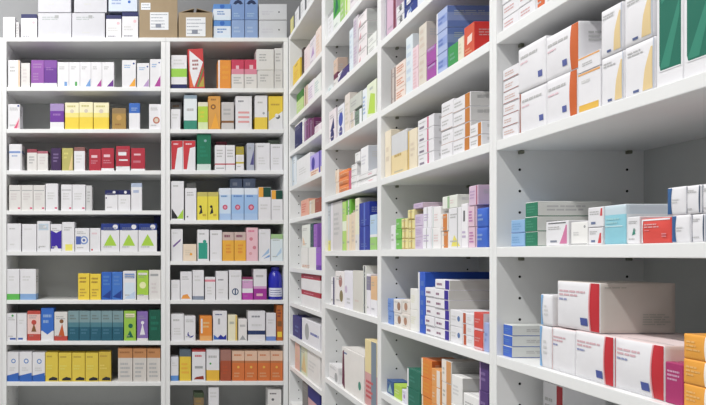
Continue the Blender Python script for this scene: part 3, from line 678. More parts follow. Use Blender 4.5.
# ---------------------------------------------------------------- third bay
Z = BAYS[2]['z']
side_row(2, Z[1], [
 (382, 386, 0, 'c8c4d0', [], 'grey lilac box', {'h': .19}),
 (387, 396, 0, 'd8b4cc', [V(.72, 1, '7c2a44')], 'pink box with maroon edge', {'h': .19}),
 (396.5, 403.5, 0, W, [P([(.1, .3), (.8, .4), (.9, .5), (.4, .42)], 'k'), C(.6, .75, .2, 'dg')], 'white box with black swirls', {'h': .08, 'n': 2}),
 (404, 417, 0, '22398a', [C(.35, .25, .18, 'w'), P([(.3, .4), (.6, .4), (.5, .8)], 'lv')], 'navy box with white motifs', {'h': .1, 'n': 2}),
 (417.5, 426, 0, 'dfe4f0', [X(.1, .2, .8, .8, 'lv', 3)], 'pale blue box', {'h': .16}),
], 'top')
side_row(2, Z[2], [
 (391, 395.6, 66, '9a8a84', [V(.3, .7, 'cfc4be')], 'grey-brown box', {'d': .06}),
 (396, 405.6, 58, 'eddcd2', [X(.1, .2, .9, .8, 'do', 3)], 'peach-white box', {'n': 3, 'd': .08}),
 (406, 412.6, 33, 'dde8ee', [X(.1, .2, .8, .9, 'lb', 5)], 'tall pale blue box', {'d': .1}),
 (413, 418.4, 44, 'ecd0d8', [X(.1, .1, .8, .9, 'pk', 5)], 'pale pink box', {'n': 2, 'd': .09}),
 (418.8, 426.4, 21, 'ddd5c8', [X(.1, .2, .8, .9, 'be', 3)], 'beige box', {'n': 2, 'd': .1}),
 (426.8, 436, 43, 'a84aa8', [R(.1, .85, .9, .97, 'li')], 'magenta box', {'n': 2, 'd': .05, 'side': 'e4e0e4'}),
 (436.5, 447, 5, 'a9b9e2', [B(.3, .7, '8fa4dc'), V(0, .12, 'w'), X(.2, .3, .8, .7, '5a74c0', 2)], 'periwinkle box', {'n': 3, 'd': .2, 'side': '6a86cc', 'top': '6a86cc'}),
 (448, 457.6, 41, '2f9a4c', [X(.2, .3, .8, .7, 'lt', 2)], 'green box', {'d': .06}),
 (458, 463.6, 35, 'e6e0c8', [X(.1, .3, .8, .8, 'be', 3)], 'cream box', {'d': .06}),
 (464, 474, 21, 'd8502e', [P([(.3, .4), (.8, .45), (.85, .7), (.35, .65)], 'f4d8cc'), X(.1, .1, .8, .3, 'pe', 2)], 'orange-red box', {'d': .12, 'side': 'd8241c', 'top': 'd8241c'}),
], 'second')
pks = [V(.6, .7, 'd06a8c'), R(.1, .15, .4, .35, '8a8090'), X(.1, .6, .5, .8, 'g', 1)]
wt = [X(.12, .3, .85, .75, 'g', 2), R(0, 0, 1, .04, 'c0a090')]
wto = [V(.7, .98, 'c87a20'), X(.06, .3, .65, .75, 'g', 2), R(0, 0, .7, .04, 'c0a090')]
side_row(2, Z[3], [
 (383, 390.6, 129, 'efe2c8', [X(.2, .3, .8, .7, 'be', 2)], 'cream box', {'d': .1}),
 (391.4, 407, 128, 'd5d6d8', [B(0, .5, 'ecd6a0'), X(.2, .03, .8, .1, 'g', 1), X(.2, .4, .8, .52, 'gd', 1)], 'grey-topped yellow box', {'d': .1}),
 (408, 416.6, 127, 'ede0c4', [V(0, .15, 'd8b460'), X(.3, .3, .8, .7, 'be', 3)], 'cream white box', {'d': .1}),
 (417.4, 433.5, 113, W, pks, 'white box with pink stripe', {'n': 4, 'd': .15}),
 (441, 452.6, 98, W, wt, 'white box with grey print', {'n': 4, 'd': .18}),
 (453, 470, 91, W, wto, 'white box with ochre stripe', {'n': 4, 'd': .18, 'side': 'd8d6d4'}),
 (470.5, 482, 121, W, wto, 'white box with ochre stripe', {'n': 2, 'd': .14}),
], 'third')
side_row(2, Z[4], [
 (391, 395.4, 225, W, [X(.1, .3, .8, .7, 'g', 2)], 'narrow white box', {'d': .08}),
 (395.8, 401.4, 218, '6cc04a', [X(.1, .3, .8, .7, 'w', 1)], 'green box', {'n': 3, 'd': .05}),
 (401.8, 407.8, 218, 'ebe09a', [V(.4, .6, 'c8a850'), R(0, 0, 1, .06, 'gd')], 'pale yellow box', {'n': 3, 'd': .07}),
 (408.2, 414.6, 209, 'ebe09a', [V(.4, .6, 'c8a850'), R(0, 0, 1, .06, 'gd')], 'pale yellow box', {'n': 4, 'd': .07}),
 (415, 422.6, 213.5, 'd4c4dc', [X(.1, .2, .9, .8, 'li', 4)], 'lilac box', {'n': 3, 'd': .12}),
 (413.5, 422.6, 202, 'cdb8d4', [X(.1, .2, .9, .8, 'li', 2)], '', {'on': 213, 'd': .16, 'lab': 'flat lilac box on top of the lilac stack in third bay', 'side': 'd8c0cc'}),
 (423, 431, 206, 'efeef4', [V(.45, .55, 'gy'), X(.1, .3, .8, .7, 'li', 3)], 'white box with grey seam', {'n': 2, 'd': .1}),
 (431.4, 440.4, 206, 'f1eeee', [V(.1, .2, 'c8d8d8'), X(.3, .3, .8, .7, 'pk', 3)], 'white box with pink print', {'n': 2, 'd': .1}),
 (441, 448.4, 213, 'efe8e0', [V(.3, .9, 'd8802e')], 'orange-striped white box', {'n': 2, 'd': .09}),
 (442.5, 457, 194, 'e9ece2', [V(.35, .5, '9cbf94'), X(.55, .3, .9, .7, 'pk', 2)], '', {'on': 206, 'free': 1, 'd': .13, 'lab': 'pale green and white box lying on the orange-striped stack'}),
 (448.8, 461, 206.6, W, [P([(.2, .03), (.95, .03), (.45, .32)], 'ece05a'), V(.7, .76, 'g')], 'white box with yellow triangle', {'d': .1}),
 (461.4, 467.6, 203, 'f0eef2', [R(.3, .6, .6, .85, 'dg'), X(.1, .2, .8, .4, 'li', 2)], 'white box with dark mark', {'d': .1}),
 (468, 476.6, 205, 'e4c4d4', [V(.8, .95, 'a88a9a'), X(.1, .2, .7, .8, 'mg', 4)], 'pink box', {'n': 2, 'd': .1}),
 (469, 478, 184.5, 'dcc0d8', [V(.82, .94, 'a84a6a'), X(.1, .3, .7, .8, 'li', 3)], '', {'on': 205, 'd': .14, 'lab': 'pink lilac box lying on top of the pink stack'}),
 (477.2, 487.4, 207, '3a6ad0', [X(.12, .3, .85, .75, 'lb', 2)], 'bright blue box', {'n': 2, 'd': .08, 'bulge': .003}),
], 'fourth')
side_row(2, Z[5], [
 (388, 393, 299, '6f96dc', [X(.1, .3, .8, .7, 'b', 2)], 'blue box', {'n': 2, 'd': .06}),
 (394, 401.6, 300, 'ebe6e2', [C(.7, .5, .22, 'a07860')], 'white box with brown dot', {'n': 2, 'd': .08}),
 (402, 409.6, 300, 'ece4dc', [C(.5, .5, .22, 'b88a70')], 'white box with tan dot', {'n': 2, 'd': .08}),
 (410, 417.4, 289, 'efeeea', [X(.1, .3, .8, .7, 'cr', 4)], 'white box', {'n': 2, 'd': .09}),
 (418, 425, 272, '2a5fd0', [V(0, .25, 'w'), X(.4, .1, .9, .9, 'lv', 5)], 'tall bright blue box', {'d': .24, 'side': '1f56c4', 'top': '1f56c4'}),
 (425.4, 434.4, 288, 'efedf2', [X(.1, .25, .6, .75, 'ma', 1), R(0, 0, 1, .08, 'g')], 'white box with purple print', {'n': 5, 'd': .16}),
 (434.8, 449, 280, 'efedf2', [X(.1, .25, .5, .75, 'ma', 1), R(0, 0, .7, .08, 'g'), V(.72, 1, '3a2a9c')], 'white box with violet end', {'n': 6, 'd': .16, 'side': 'cfcdc8', 'S': [V(.93, 1, 'k')]}),
 (449.5, 461.4, 311, W, [C(.75, .5, .12, '5a7ab0'), X(.1, .3, .6, .7, 'lg', 2)], 'white box with blue dot', {'n': 2, 'd': .12}),
 (462, 473.4, 314, W, [V(.1, .35, 'c0562e'), X(.5, .3, .9, .7, 'lg', 2)], 'white box with rust stripe', {'n': 3, 'd': .12}),
 (474, 483, 313, 'dc4a40', [R(0, 0, 1, .12, 'pk'), X(.1, .4, .8, .7, 'pk', 2)], 'red box', {'n': 2, 'd': .1, 'side': 'ecdcdc'}),
 (483.5, 488.6, 323, 'a4b4e4', [X(.1, .3, .8, .7, 'lv', 2)], 'pale blue box', {'d': .08}),
], 'fifth')
side_row(2, Z[6], [
 (387, 393.4, 382, '355c94', [P([(.1, .1), (.9, .1), (.5, .8)], 'lt')], 'low blue box', {'d': .06}),
 (394, 401.6, 387, 'b4d83a', [X(.1, .3, .8, .7, 'w', 2)], 'low lime box', {'d': .06}),
 (402, 406.6, 391, 'e6e4f4', [C(.5, .5, .2, 'li')], 'low white box', {'d': .06}),
 (407, 420, 373, '14705c', [V(0, .12, 'w'), X(.2, .3, .8, .7, '5a9c8c', 2)], 'dark green box', {'n': 2, 'd': .08}),
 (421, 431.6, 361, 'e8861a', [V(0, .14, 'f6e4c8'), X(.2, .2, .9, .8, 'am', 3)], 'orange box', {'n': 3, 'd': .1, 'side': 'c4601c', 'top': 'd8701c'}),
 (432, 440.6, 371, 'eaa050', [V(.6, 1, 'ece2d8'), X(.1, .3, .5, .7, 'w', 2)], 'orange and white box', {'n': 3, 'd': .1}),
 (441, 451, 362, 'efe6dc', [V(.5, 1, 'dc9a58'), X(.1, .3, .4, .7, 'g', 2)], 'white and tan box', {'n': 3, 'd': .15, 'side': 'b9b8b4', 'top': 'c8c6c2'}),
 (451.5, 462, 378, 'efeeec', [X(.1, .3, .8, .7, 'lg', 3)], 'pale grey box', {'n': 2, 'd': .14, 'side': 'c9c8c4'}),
 (479.5, 488.6, 354, '55387a', [V(0, .12, 'li'), X(.2, .3, .8, .7, 'li', 2)], 'purple box', {'n': 3, 'd': .1}),
 (463, 478.6, 399, 'f0efee', [X(.1, .3, .8, .7, 'g', 3)], 'white box', {'n': 2, 'd': .13}),
], 'sixth')

# ---------------------------------------------------------------- second bay
Z = BAYS[1]['z']
side_row(1, Z[0], [
 (327, 333, 8, 'e8e8ec', [X(.1, .2, .8, .8, 'lg', 4), B(.86, 1, 'g')], 'tall white box', {'d': .1}),
 (333.4, 339.8, 0, '44a832', [B(0, .35, 'e4ece4'), P([(.2, .4), (.8, .5), (.5, .9)], 'dgr')], 'green-topped box', {'h': .2, 'd': .1}),
 (340.2, 344.6, 0, '9ccc6c', [B(.6, 1, '3c8a2c'), X(.1, .1, .8, .5, 'w', 3)], 'pale green box', {'h': .2, 'd': .1}),
 (345, 349.6, 0, 'e4ecc8', [B(.55, 1, '6a5030'), V(.2, .5, 'lm')], 'lime white box, brown top', {'h': .2, 'd': .1}),
 (350, 356.6, 0, 'e8e0e4', [X(.1, .2, .8, .8, 'g', 4)], 'white box', {'h': .16, 'd': .1}),
], 'top')
side_row(1, Z[1], [
 (328, 332.6, 83, 'dfe6e8', [X(.1, .3, .8, .7, 'lt', 2)], 'low pale box', {'d': .05}),
 (333.6, 337.4, 57, 'd8bca8', [B(.3, .5, 'ma'), B(0, .3, 'ow')], 'thin peach box', {'d': .05}),
 (338, 349, 63, '3a2f78', [P([(0, 1), (.45, 1), (.03, .35)], 'ece8f0'), P([(.5, .03), (.97, .03), (.97, .35)], 'ece8f0'), B(0, .12, 'ow')], 'dark violet and white box', {'d': .08}),
 (349.4, 352.8, 27, 'dce8f0', [X(.1, .3, .8, .9, 'lb', 5)], 'tall pale blue box', {'d': .1}),
 (353.2, 358, 14, 'd2ccd4', [X(.1, .2, .8, .9, 'li', 6)], 'grey lilac box', {'n': 2, 'd': .09}),
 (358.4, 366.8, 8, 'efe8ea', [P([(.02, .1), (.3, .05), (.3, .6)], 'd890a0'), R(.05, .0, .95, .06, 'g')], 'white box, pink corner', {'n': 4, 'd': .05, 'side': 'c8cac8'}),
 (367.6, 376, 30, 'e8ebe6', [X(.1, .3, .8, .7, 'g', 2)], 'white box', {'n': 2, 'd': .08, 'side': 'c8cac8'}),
], 'second')
side_row(1, Z[2], [
 (329, 335.8, 107, 'ebe2e6', [C(.5, .2, .26, '232a70'), P([(.2, .35), (.8, .4), (.7, .75)], '232a70')], 'white box with navy shapes', {'d': .06}),
 (337.8, 344, 102, 'e6e8f0', [C(.5, .55, .34, '3a52b4'), C(.5, .15, .26, '4a4a94')], 'white box with blue discs', {'d': .08}),
 (344.8, 349.4, 92, 'e6dcd4', [X(.1, .2, .8, .8, 'be', 5)], 'cream box', {'d': .08}),
 (349.8, 354.4, 110, 'e2dcda', [C(.5, .5, .3, 'be')], 'low beige box', {'n': 2, 'd': .07}),
 (354.8, 362, 107, '7c9484', [V(.65, 1, 'ecf0f4'), X(.1, .2, .6, .8, 'dg', 3)], 'grey-green box', {'d': .07}),
 (350, 361.4, 90, 'c9cdc4', [X(.1, .3, .8, .7, 'g', 2)], '', {'on': 106, 'd': .1, 'free': 1, 'lab': 'grey-green box lying on top of others, third shelf, second bay'}),
 (362.6, 366.6, 87, 'e8eef4', [X(.1, .2, .8, .8, 'sb', 5)], 'white box with blue print', {'d': .08}),
 (367, 376, 78, 'e4ecd0', [P([(.1, .15), (.9, .05), (.9, .6), (.4, .7)], 'b8dc3c'), X(.3, .75, .8, .9, 'g', 1)], 'lime and white box', {'d': .09}),
], 'third')
side_row(1, Z[3], [
 (335.6, 338.8, 169, 'f0dcc8', [X(.1, .2, .8, .8, 'pe', 4)], 'pale peach box', {'n': 2, 'd': .05}),
 (339.2, 348.4, 168, 'e8823c', [B(.5, .56, 'f2c8a0'), X(.2, .15, .8, .45, 'pe', 3)], 'orange box', {'n': 3, 'd': .07, 'bulge': .004}),
 (348.8, 351, 170, 'd0607c', [], 'thin rose box', {'d': .09}),
 (351.4, 356.6, 163, 'efeeee', [R(0, 0, 1, .08, 'g')], 'white box', {'n': 4, 'd': .06}),
 (357, 376.4, 168, 'efeeef', [R(.6, .4, .8, .6, 'pk'), R(0, 0, 1, .06, 'gy')], 'long white box', {'n': 2, 'd': .1}),
 (355, 360, 151, 'f0f0f0', [R(0, 0, 1, .08, 'g')], '', {'on': 168.5, 'free': 1, 'd': .06, 'lab': 'small white box on the white stack beside the tall grey one'}),
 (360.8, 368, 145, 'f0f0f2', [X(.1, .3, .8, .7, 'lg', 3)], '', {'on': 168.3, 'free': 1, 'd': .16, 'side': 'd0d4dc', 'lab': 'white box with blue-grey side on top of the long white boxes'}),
], 'fourth')
side_row(1, Z[4], [
 (326.6, 330.4, 204, 'c4ccd4', [B(0, .22, 'e4dc50'), V(.8, 1, 'g')], 'grey box with yellow foot', {'d': .06}),
 (330.8, 342, 200, 'd4d0d0', [V(0, .2, 'e8e4ec'), X(.3, .3, .8, .8, 'gy', 5)], 'wide light grey box', {'d': .1}),
 (342.4, 346, 201, 'b4dc6c', [B(.4, .6, 'e8f0d8')], 'lime green box', {'d': .06}),
 (346.4, 351, 198.5, 'ecd8b8', [B(.7, 1, '6cbc30'), V(.4, .6, 'ow')], 'cream box with green top', {'d': .08}),
 (351.4, 355, 212, 'e8d4bc', [X(.1, .2, .8, .8, 'be', 5)], 'peach box', {'d': .08}),
 (355.2, 359, 197.5, 'ece8cc', [B(0, .3, 'ow')], 'tall cream box', {'d': .08}),
 (359.4, 369.6, 201, '2036a0', [V(.45, .6, '5a74cc'), X(.2, .1, .8, .3, 'lv', 2)], 'dark blue box', {'n': 2, 'd': .08}),
 (370, 376.4, 214, 'b4d0ec', [B(0, .36, '9cd070'), B(.36, .44, 'w')], 'pale blue box, green foot', {'d': .08}),
], 'fifth')
side_row(1, Z[5], [
 (331, 334.6, 277, 'efecf0', [V(.6, 1, '3c3464'), B(.1, .2, 'ow')], 'thin white box, dark edge', {'d': .07}),
 (335.4, 344, 271.5, 'efeaea', [C(.6, .72, .2, 'b07870'), C(.7, .3, .2, '8a7c50')], 'white box with brown motifs', {'d': .08}),
 (344.4, 352.6, 271, 'ebe9f2', [C(.2, .5, .15, 'cdb8d4'), X(.3, .1, .8, .3, 'gy', 2)], 'white box', {'d': .08}),
 (353, 362.6, 271, 'd9d6ce', [X(.2, .2, .8, .3, 'be', 1)], 'grey-beige box', {'d': .1, 'plain': 1}),
 (363, 365.8, 265.5, 'e6e8e0', [V(.3, .8, 'dg')], 'thin tall pale box', {'d': .07}),
 (366.2, 370.4, 274, 'eeeaf2', [B(.6, .95, '8a84a0')], 'white box with violet-grey top', {'d': .08}),
 (370.8, 376.6, 276.5, 'efeef4', [B(.4, 1, 'e8bc8c')], 'white box with tan top', {'d': .07}),
], 'sixth')
side_row(1, Z[6], [
 (329, 338, 368, 'ebeaec', [C(.8, .3, .16, 'g')], 'low white box', {'d': .06}),
 (342, 364, 357, 'eae6e2', [P([(.0, .1), (.14, .0), (.1, .95), (.03, .9)], '6a2848'), C(.82, .3, .06, 'kd'), X(.1, .84, .3, .92, 'db', 1)], 'large white box, maroon edge', {'d': .12}),
 (365, 376.6, 343, 'ecd9a0', [B(0, .5, 'd8a0a0'), V(.55, 1, '7c8c9c'), X(.1, .1, .8, .4, 'r', 4)], 'cream box, pink lower half', {'d': .1}),
], 'seventh')

# ---------------------------------------------------------------- corner bay
Z = BAYS[0]['z']
side_row(0, Z[0], [
 (293, 300, 57, 'ecc814', [X(.3, .8, .9, .92, 'br', 1), X(.2, .2, .8, .6, 'am', 3)], 'yellow box', {'d': .09, 'inset': .004}),
 (300.6, 303.6, 47, '40302c', [], 'thin dark brown box', {'d': .07}),
 (304.2, 309.4, 43, 'ecdcdc', [X(.1, .2, .8, .8, 'pk', 5)], 'pinkish white box', {'d': .08}),
 (309.8, 315.4, 34, 'e4dde4', [P([(.2, .3), (.8, .35), (.6, .7)], 'li')], 'white box with lilac mark', {'d': .08}),
 (315.8, 320.6, 25, 'ead8cc', [X(.1, .2, .8, .8, 'pe', 5)], 'peach white box', {'d': .08}),
], 'top')
side_row(0, Z[1], [
 (296.6, 303, 88, 'bcdc8c', [B(.66, 1, '2c7c24'), X(.1, .2, .8, .5, 'ow', 2)], 'light green box', {'d': .08}),
 (304, 307.6, 84, 'dcc4b4', [V(.4, .6, 'br')], 'tan box', {'d': .08}),
 (308, 314, 78, 'ece6ee', [X(.1, .2, .8, .8, 'li', 5)], 'white box', {'d': .08}),
 (314.4, 320.6, 72, 'e8ece8', [X(.1, .2, .8, .8, 'lt', 5)], 'white box with mint print', {'d': .08}),
], 'second')
side_row(0, Z[2], [
 (294.8, 301.4, 120, '282a68', [C(.5, .2, .3, 'nv'), B(.95, 1, 'ow')], 'dark navy box', {'d': .07, 'bulge': .003}),
 (302.3, 304, 118, 'efeef0', [], 'thin white box', {'d': .07}),
 (304.3, 309, 118, '8a4a80', [V(.2, .35, 'li'), V(.6, .7, 'dp')], 'plum box with lilac stripe', {'d': .08}),
 (309.4, 314, 117, '6c2a5c', [V(.3, .4, 'li')], 'dark plum box', {'d': .08}),
 (314.4, 320.6, 122, 'ece2ea', [X(.1, .2, .8, .8, 'pk', 4)], 'white and pink box', {'n': 2, 'd': .07}),
], 'third')
side_row(0, Z[3], [
 (292.6, 296, 152, 'e2ebf2', [V(.0, .2, '9cb8d4')], 'pale blue edged box', {'d': .06}),
 (296.6, 309.8, 152, 'ececee', [X(.2, .3, .8, .6, 'lg', 3)], 'big plain white box', {'d': .1, 'plain': 1}),
 (310.2, 320.6, 150, 'b4a4ec', [C(.3, .6, .16, '3a2aa4'), B(0, .3, 'f0e0d0'), X(.1, .05, .9, .25, 'do', 2), V(.85, 1, '5c4ab4')], 'violet and white box', {'d': .08}),
], 'fourth')
side_row(0, Z[4], [
 (301, 308.6, 198, 'e8a890', [X(.1, .2, .8, .8, 'co', 4)], 'salmon box', {'d': .08}),
 (309, 314.6, 199, 'dccab0', [V(.2, .4, 'ow')], 'tan and white box', {'d': .08}),
 (315, 320.6, 197, 'a04c38', [], 'red-brown box', {'d': .08}),
], 'fifth')
side_row(0, Z[5], [
 (301, 315.6, 247, 'ecebe8', [X(.1, .05, .9, .2, 'do', 2), V(.5, .54, 'gy')], 'wide white box with colour print', {'d': .09}),
 (316, 320.6, 247, '9a5cd0', [B(0, .2, '6a3aa8')], 'low purple box', {'d': .07}),
 (302, 309.6, 224, 'e8ece6', [P([(.1, .1), (.5, .1), (.1, .5)], 'pe')], '', {'on': 247.5, 'free': 1, 'd': .08, 'lab': 'upper white box left of the teal one, sixth shelf, corner bay'}),
 (310, 313.2, 223, '2f5458', [], '', {'on': 247.5, 'free': 1, 'd': .08, 'lab': 'thin dark teal box beside the purple one in corner bay'}),
 (313.6, 320.6, 223, '9a5cc4', [V(.55, 1, '6c2c9c'), X(.1, .1, .5, .8, 'li', 4)], '', {'on': 247, 'free': 1, 'd': .08, 'lab': 'upper purple box stacked on the low purple box, corner bay'}),
], 'sixth')
rw = [B(.72, 1, 'b4283c'), X(.15, .78, .85, .92, 'pk', 1)]
side_row(0, Z[6], [
 (301.4, 319.8, 273, 'ecebec', rw, 'white box with red top', {'n': 2, 'd': .1}),
], 'seventh')
side_row(0, Z[7], [
 (292.8, 300.6, 318, '2c2a7c', [X(.3, .2, .8, .6, 'lv', 2)], 'navy box', {'d': .08}),
 (302, 319.8, 325, 'e9e8ee', [C(.3, .5, .12, 'g'), X(.5, .4, .95, .6, '2a3a94', 1)], 'long white box with navy print', {'d': .1}),
], 'eighth')
side_row(0, Z[8], [
 (295, 299.6, 343, 'eab8a8', [X(.1, .2, .8, .8, 'pe', 3)], 'salmon pink box', {'d': .07}),
 (300, 307, 347, 'dde0c0', [P([(.2, .1), (.9, .1), (.6, .8)], 'tn'), V(0, .2, 'lt')], 'pale green and cream box', {'d': .08}),
 (307.4, 320, 357, 'eae8e6', [X(.1, .3, .8, .7, 'lg', 3)], 'white box', {'d': .1}),
], 'ninth')
side_row(0, Z[9], [
 (302.4, 307.6, 385, '84817f', [], 'narrow grey box', {'d': .08}),
 (308, 320, 386, 'd8a8ac', [B(.62, 1, '26297c'), X(.1, .1, .8, .5, 'pk', 4)], 'pink box with navy top', {'d': .09}),
], 'tenth')

# ---------------------------------------------------------------- the bottle
def bottle(px0, px1, ytop, z):
    Y = YB+.05; r = bX(px1, Y)-bX(px0, Y); r /= 2; h = bZ(ytop, Y)-z
    x = (bX(px0, Y)+bX(px1, Y))/2
    t = thing('bottle', 'cobalt blue bottle with white label at the right end of its shelf', 'bottle', (x, Y, H+z+.0005))
    def lathe(name, prof, m, sq=1.0):
        bm = bmesh.new(); n = 28; rr = []
        for rad, zz in prof:
            rr.append([bm.verts.new((rad*math.cos(2*math.pi*i/n), rad*sq*math.sin(2*math.pi*i/n), zz)) for i in range(n)])
        for a, b_ in zip(rr, rr[1:]):
            for i in range(n): bm.faces.new((a[i], a[(i+1) % n], b_[(i+1) % n], b_[i]))
        bm.faces.new(rr[0][::-1]); bm.faces.new(rr[-1])
        return link(name, bm, [m], t, True)
    m = mat('2226b4', .18, .6, .01, name='cobalt_plastic')
    lathe('bottle_body', [(r*.9, 0), (r, .006), (r, h*.55), (r*.97, h*.68), (r*.8, h*.8), (r*.55, h*.88), (r*.5, h*.9)], m)
    lathe('cap', [(r*.58, h*.9), (r*.6, h*.905), (r*.58, h*.99), (r*.52, h)], mat('1c1f8c', .3, .5, .01, name='dark_blue_cap'))
    bm = bmesh.new(); n = 14; a0, a1 = math.pi*1.12, math.pi*1.88; g = []
    for i in range(n+1):
        a = a0+(a1-a0)*i/n
        g.append([bm.verts.new(((r+.0006)*math.cos(a), (r+.0006)*math.sin(a), zz)) for zz in (h*.1, h*.36)])
    for i in range(n): bm.faces.new((g[i][0], g[i+1][0], g[i+1][1], g[i][1])).material_index = 0
    for k in range(3):
        for i in range(2, n-3+k):
            aa, ab = a0+(a1-a0)*i/n, a0+(a1-a0)*(i+.8)/n; zz = h*(.3-.07*k)
            bm.faces.new([bm.verts.new(((r+.0011)*math.cos(q), (r+.0011)*math.sin(q), z_)) for q, z_ in ((aa, zz-h*.02), (ab, zz-h*.02), (ab, zz), (aa, zz))]).material_index = 1
    link('paper_label', bm, [mat('e4e6f4'), mat('db')], t)
bottle(268, 282, 267, MS[5])

# ---------------------------------------------------------------- things on top of the back units
TOP = 1.385
def top_box(x0, x1, y0, y1, base, F, lab, o={}, cat=None, group='boxes on top of the back units'):
    Y = YB+o.get('back', .03)
    a, b_ = bX(x0, Y)+.0008, bX(x1, Y)-.0008
    zb = TOP+.0005 if y1 is None else bZ(y1, Y)+.001
    place('', b_-a, bZ(y0, Y)-zb, o.get('d', .2), ((a+b_)/2, Y, H+zb), 0, base, F, o, lab, group, int(x0*9+y0))
wb = [X(.12, .72, .7, .88, 'g', 2), R(.5, .8, .62, .92, 'g'), X(.3, .2, .6, .3, 'lg', 1)]
top_box(3, 15, 17, None, 'ecebeb', [X(.1, .1, .9, .9, 'lg', 6)], 'white printed box at the far left above the shelves', {'d': .15})
top_box(16, 19, 22, None, 'd8d6d8', [X(.1, .1, .9, .9, 'g', 5)], 'thin grey box left of the navy-topped box on the unit', {'d': .1})
nvt = [B(.84, 1, 'nv'), C(.8, .66, .1, 'pk'), X(.1, .06, .8, .16, 'dg', 1), X(.1, .3, .8, .5, 'lg', 2)]
top_box(21, 37, 14, None, W, nvt, 'navy-topped white box left of the big white cartons', {'d': .15})
top_box(38, 71.5, 13, None, 'cfcfd6', wb, 'big white carton on the unit top, the lower left one')
top_box(72, 105, 13, None, 'cfcfd6', wb, 'big white carton on the unit top, the lower right one')
top_box(38, 71, -20, 12.5, 'cfcfd6', wb, 'big white carton, upper left one, cut by the top edge')
top_box(74, 107, -20, 12.5, 'cfcfd6', wb, 'big white carton, upper right one, cut by the top edge')
top_box(106, 121.5, 15, None, W, nvt, 'navy-topped white box just right of the lower big cartons', {'d': .15})
top_box(122, 138.3, 12, None, W, nvt, 'navy-topped white box touching the brown carton', {'d': .15})
top_box(108.5, 137.5, -20, 11.5, 'd3deee', [X(.1, .2, .5, .4, 'lv', 2), C(.72, .3, .05, 'b')], 'pale blue box lying over two navy-topped boxes', {'d': .15})
ble = [B(0, .22, 'sk'), B(.7, 1, '5a92d8'), C(.5, .86, .14, 'b'), X(.2, .3, .8, .6, 'b', 2)]
top_box(213.5, 231, 20.5, None, 'dfe8f4', ble, 'blue and white box, lower one, right of brown cartons', {'d': .12})
top_box(213.5, 231, 4, 20.3, 'dfe8f4', ble, 'blue and white box, upper one, right of brown cartons', {'d': .12})
eye = [P([(.1, .68), (.3, .64), (.5, .7), (.7, .64), (.9, .68), (.72, .8), (.5, .85), (.28, .8)], '2b3a60'), X(.15, .1, .8, .3, 'lb', 2)]
for x0, x1, s in ((231.6, 244.6, 'left'), (245, 258, 'right')):
    top_box(x0, x1, 20, None, '8fabd8', [X(.15, .3, .8, .7, 'lb', 2)], 'lower blue box below a dark arc, %s of the pair' % s, {'d': .12})
    top_box(x0, x1, -4, 19.8, '7f9fd4', eye, 'upper blue box with a dark arc, %s of the pair' % s, {'d': .12})
gw = [C(.72, .5, .03, 'dg'), X(.1, .3, .6, .6, 'lg', 2), R(.02, .03, .98, .05, 'g')]
top_box(259, 287, 20.5, None, 'd6d8de', gw, 'lower grey-white carton at the right end above the shelves', {'d': .18})
top_box(259, 287, 4, 20.3, 'd9dbe0', gw, 'upper grey-white carton at the right end above the shelves', {'d': .18})

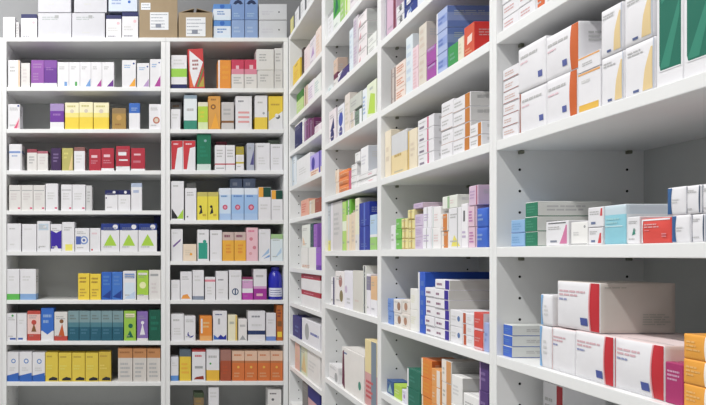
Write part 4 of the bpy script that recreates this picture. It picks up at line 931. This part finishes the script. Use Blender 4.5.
# brown cartons with shipping labels
def carton(x0, x1, ytop, lab, lx0, lx1, ly0, ly1, small=None, open_=False):
    Y = YB+.02; a, b_ = bX(x0, Y), bX(x1, Y); cx = (a+b_)/2; w_ = b_-a; h = bZ(ytop, Y)-TOP-.001; d = .26
    t = thing('cardboard_carton', lab, 'carton', (cx, Y, H+TOP+.001), 'brown cartons on the units')
    bm = bmesh.new()
    if open_:
        tk = .004
        bx(bm, -w_/2, w_/2, 0, tk, 0, h); bx(bm, -w_/2, w_/2, d-tk, d, 0, h)
        bx(bm, -w_/2, -w_/2+tk, tk, d-tk, 0, h); bx(bm, w_/2-tk, w_/2, tk, d-tk, 0, h); bx(bm, -w_/2, w_/2, tk, d-tk, 0, tk)
        link('carton_body', bm, [KRAFT], t)
        for s in (-1, 1):
            bm = bmesh.new()
            vs = [(s*w_/2, .01, h), (s*w_/2, d-.01, h), (s*(w_/2-.1), d-.01, h+.028), (s*(w_/2-.1), .01, h+.028)]
            vv = [bm.verts.new(p) for p in vs]+[bm.verts.new((p[0], p[1], p[2]+.004)) for p in vs]
            for q in ((0, 1, 2, 3), (4, 5, 6, 7), (0, 1, 5, 4), (1, 2, 6, 5), (2, 3, 7, 6), (3, 0, 4, 7)): bm.faces.new([vv[i] for i in q])
            bmesh.ops.recalc_face_normals(bm, faces=bm.faces[:])
            link('flap', bm, [KRAFT], t)
    else:
        bx(bm, -w_/2, w_/2, 0, d, 0, h, 0, .002); link('carton_body', bm, [KRAFT], t)
        bm = bmesh.new(); bx(bm, -w_/2+.002, w_/2-.002, d/2-.025, d/2+.025, h-.0002, h+.0006); link('packing_tape', bm, [mat('c2a47c', .25, name='packing_tape')], t)
    def lb(x0, x1, y0, y1, rows):
        bm = bmesh.new(); X0_, X1_ = bX(x0, Y)-cx, bX(x1, Y)-cx; z1, z0 = bZ(y0, Y)-TOP, bZ(y1, Y)-TOP
        bx(bm, X0_, X1_, -.0008, .0002, z0, z1, 0); rr = random.Random(int(x0))
        for k in range(rows):
            zc = z1-(z1-z0)*(k+.7)/(rows+.6); x = X0_+.006
            while x < X0_+(X1_-X0_)*rr.uniform(.6, .95):
                l = rr.uniform(.004, .014); bx(bm, x, min(x+l, X1_-.002), -.0012, -.0008, zc-.003, zc+.001, 1); x += l+.002
        if rows > 3: bx(bm, X0_+(X1_-X0_)*.3, X0_+(X1_-X0_)*.6, -.0014, -.0012, z0+(z1-z0)*.12, z0+(z1-z0)*.35, 1)
        o = link('shipping_label', bm, [mat('eceef2'), mat('8a90a0')], t); o['label'] = 'white printed shipping label'
    lb(lx0, lx1, ly0, ly1, 5)
    if small: lb(*small, 2)
carton(139.4, 177.5, -4, 'large brown carton between the white cartons and the smaller carton', 150, 168.5, 12.5, 30, (141, 150.5, 3, 10))
carton(178.6, 212.5, 12.5, 'smaller brown carton with raised flaps, white label on front', 186, 205.5, 17.5, 36.5, None, True)

# boxes along the top edge of the corner bay
items = [(289.2, 293, 17, 'd8d27c', 'pale yellow box at the far end above the corner bay', 'py'),
         (293.6, 298.6, 12, 'e6e7ea', 'grey-striped white box above corner bay, beside the yellow one', 'dg'),
         (299, 304.4, 4, 'e6e7ea', 'grey-striped white box above corner bay, middle of the three', 'dg'),
         (304.8, 311, -6, 'e6e7ea', 'grey-striped white box above corner bay, nearest of the three', 'dg')]
side_row(0, TOP, [(a, b_, t_, c, [V(.0, .3, s), X(.4, .2, .9, .8, 'lg', 3)], '', {'lab': l, 'd': .12, 'inset': .006, 'h': .1, 'free': 1}) for a, b_, t_, c, l, s in items], 'top panel')

# boxes past the 300 that show largest: the small remainder as one object
BOXES.sort(key=lambda t: -t[0])
NKEEP = 300
small = [o for a, o in BOXES[NKEEP:]]
if small:
    bm = bmesh.new(); mats = []
    bpy.context.view_layer.update()
    for o in small:
        me = o.data.copy(); me.transform(o.matrix_world)
        off = []
        for m in o.data.materials:
            if m not in mats: mats.append(m)
            off.append(mats.index(m))
        for p in me.polygons: p.material_index = off[p.material_index]
        bm.from_mesh(me); bpy.data.meshes.remove(me)
    so = link('small_medicine_boxes', bm, mats)
    for o in small: bpy.data.objects.remove(o)
    so['kind'] = 'stuff'
    tag(so, 'the many small or half-hidden medicine boxes filling the rest of the white shelves', 'medicine boxes')
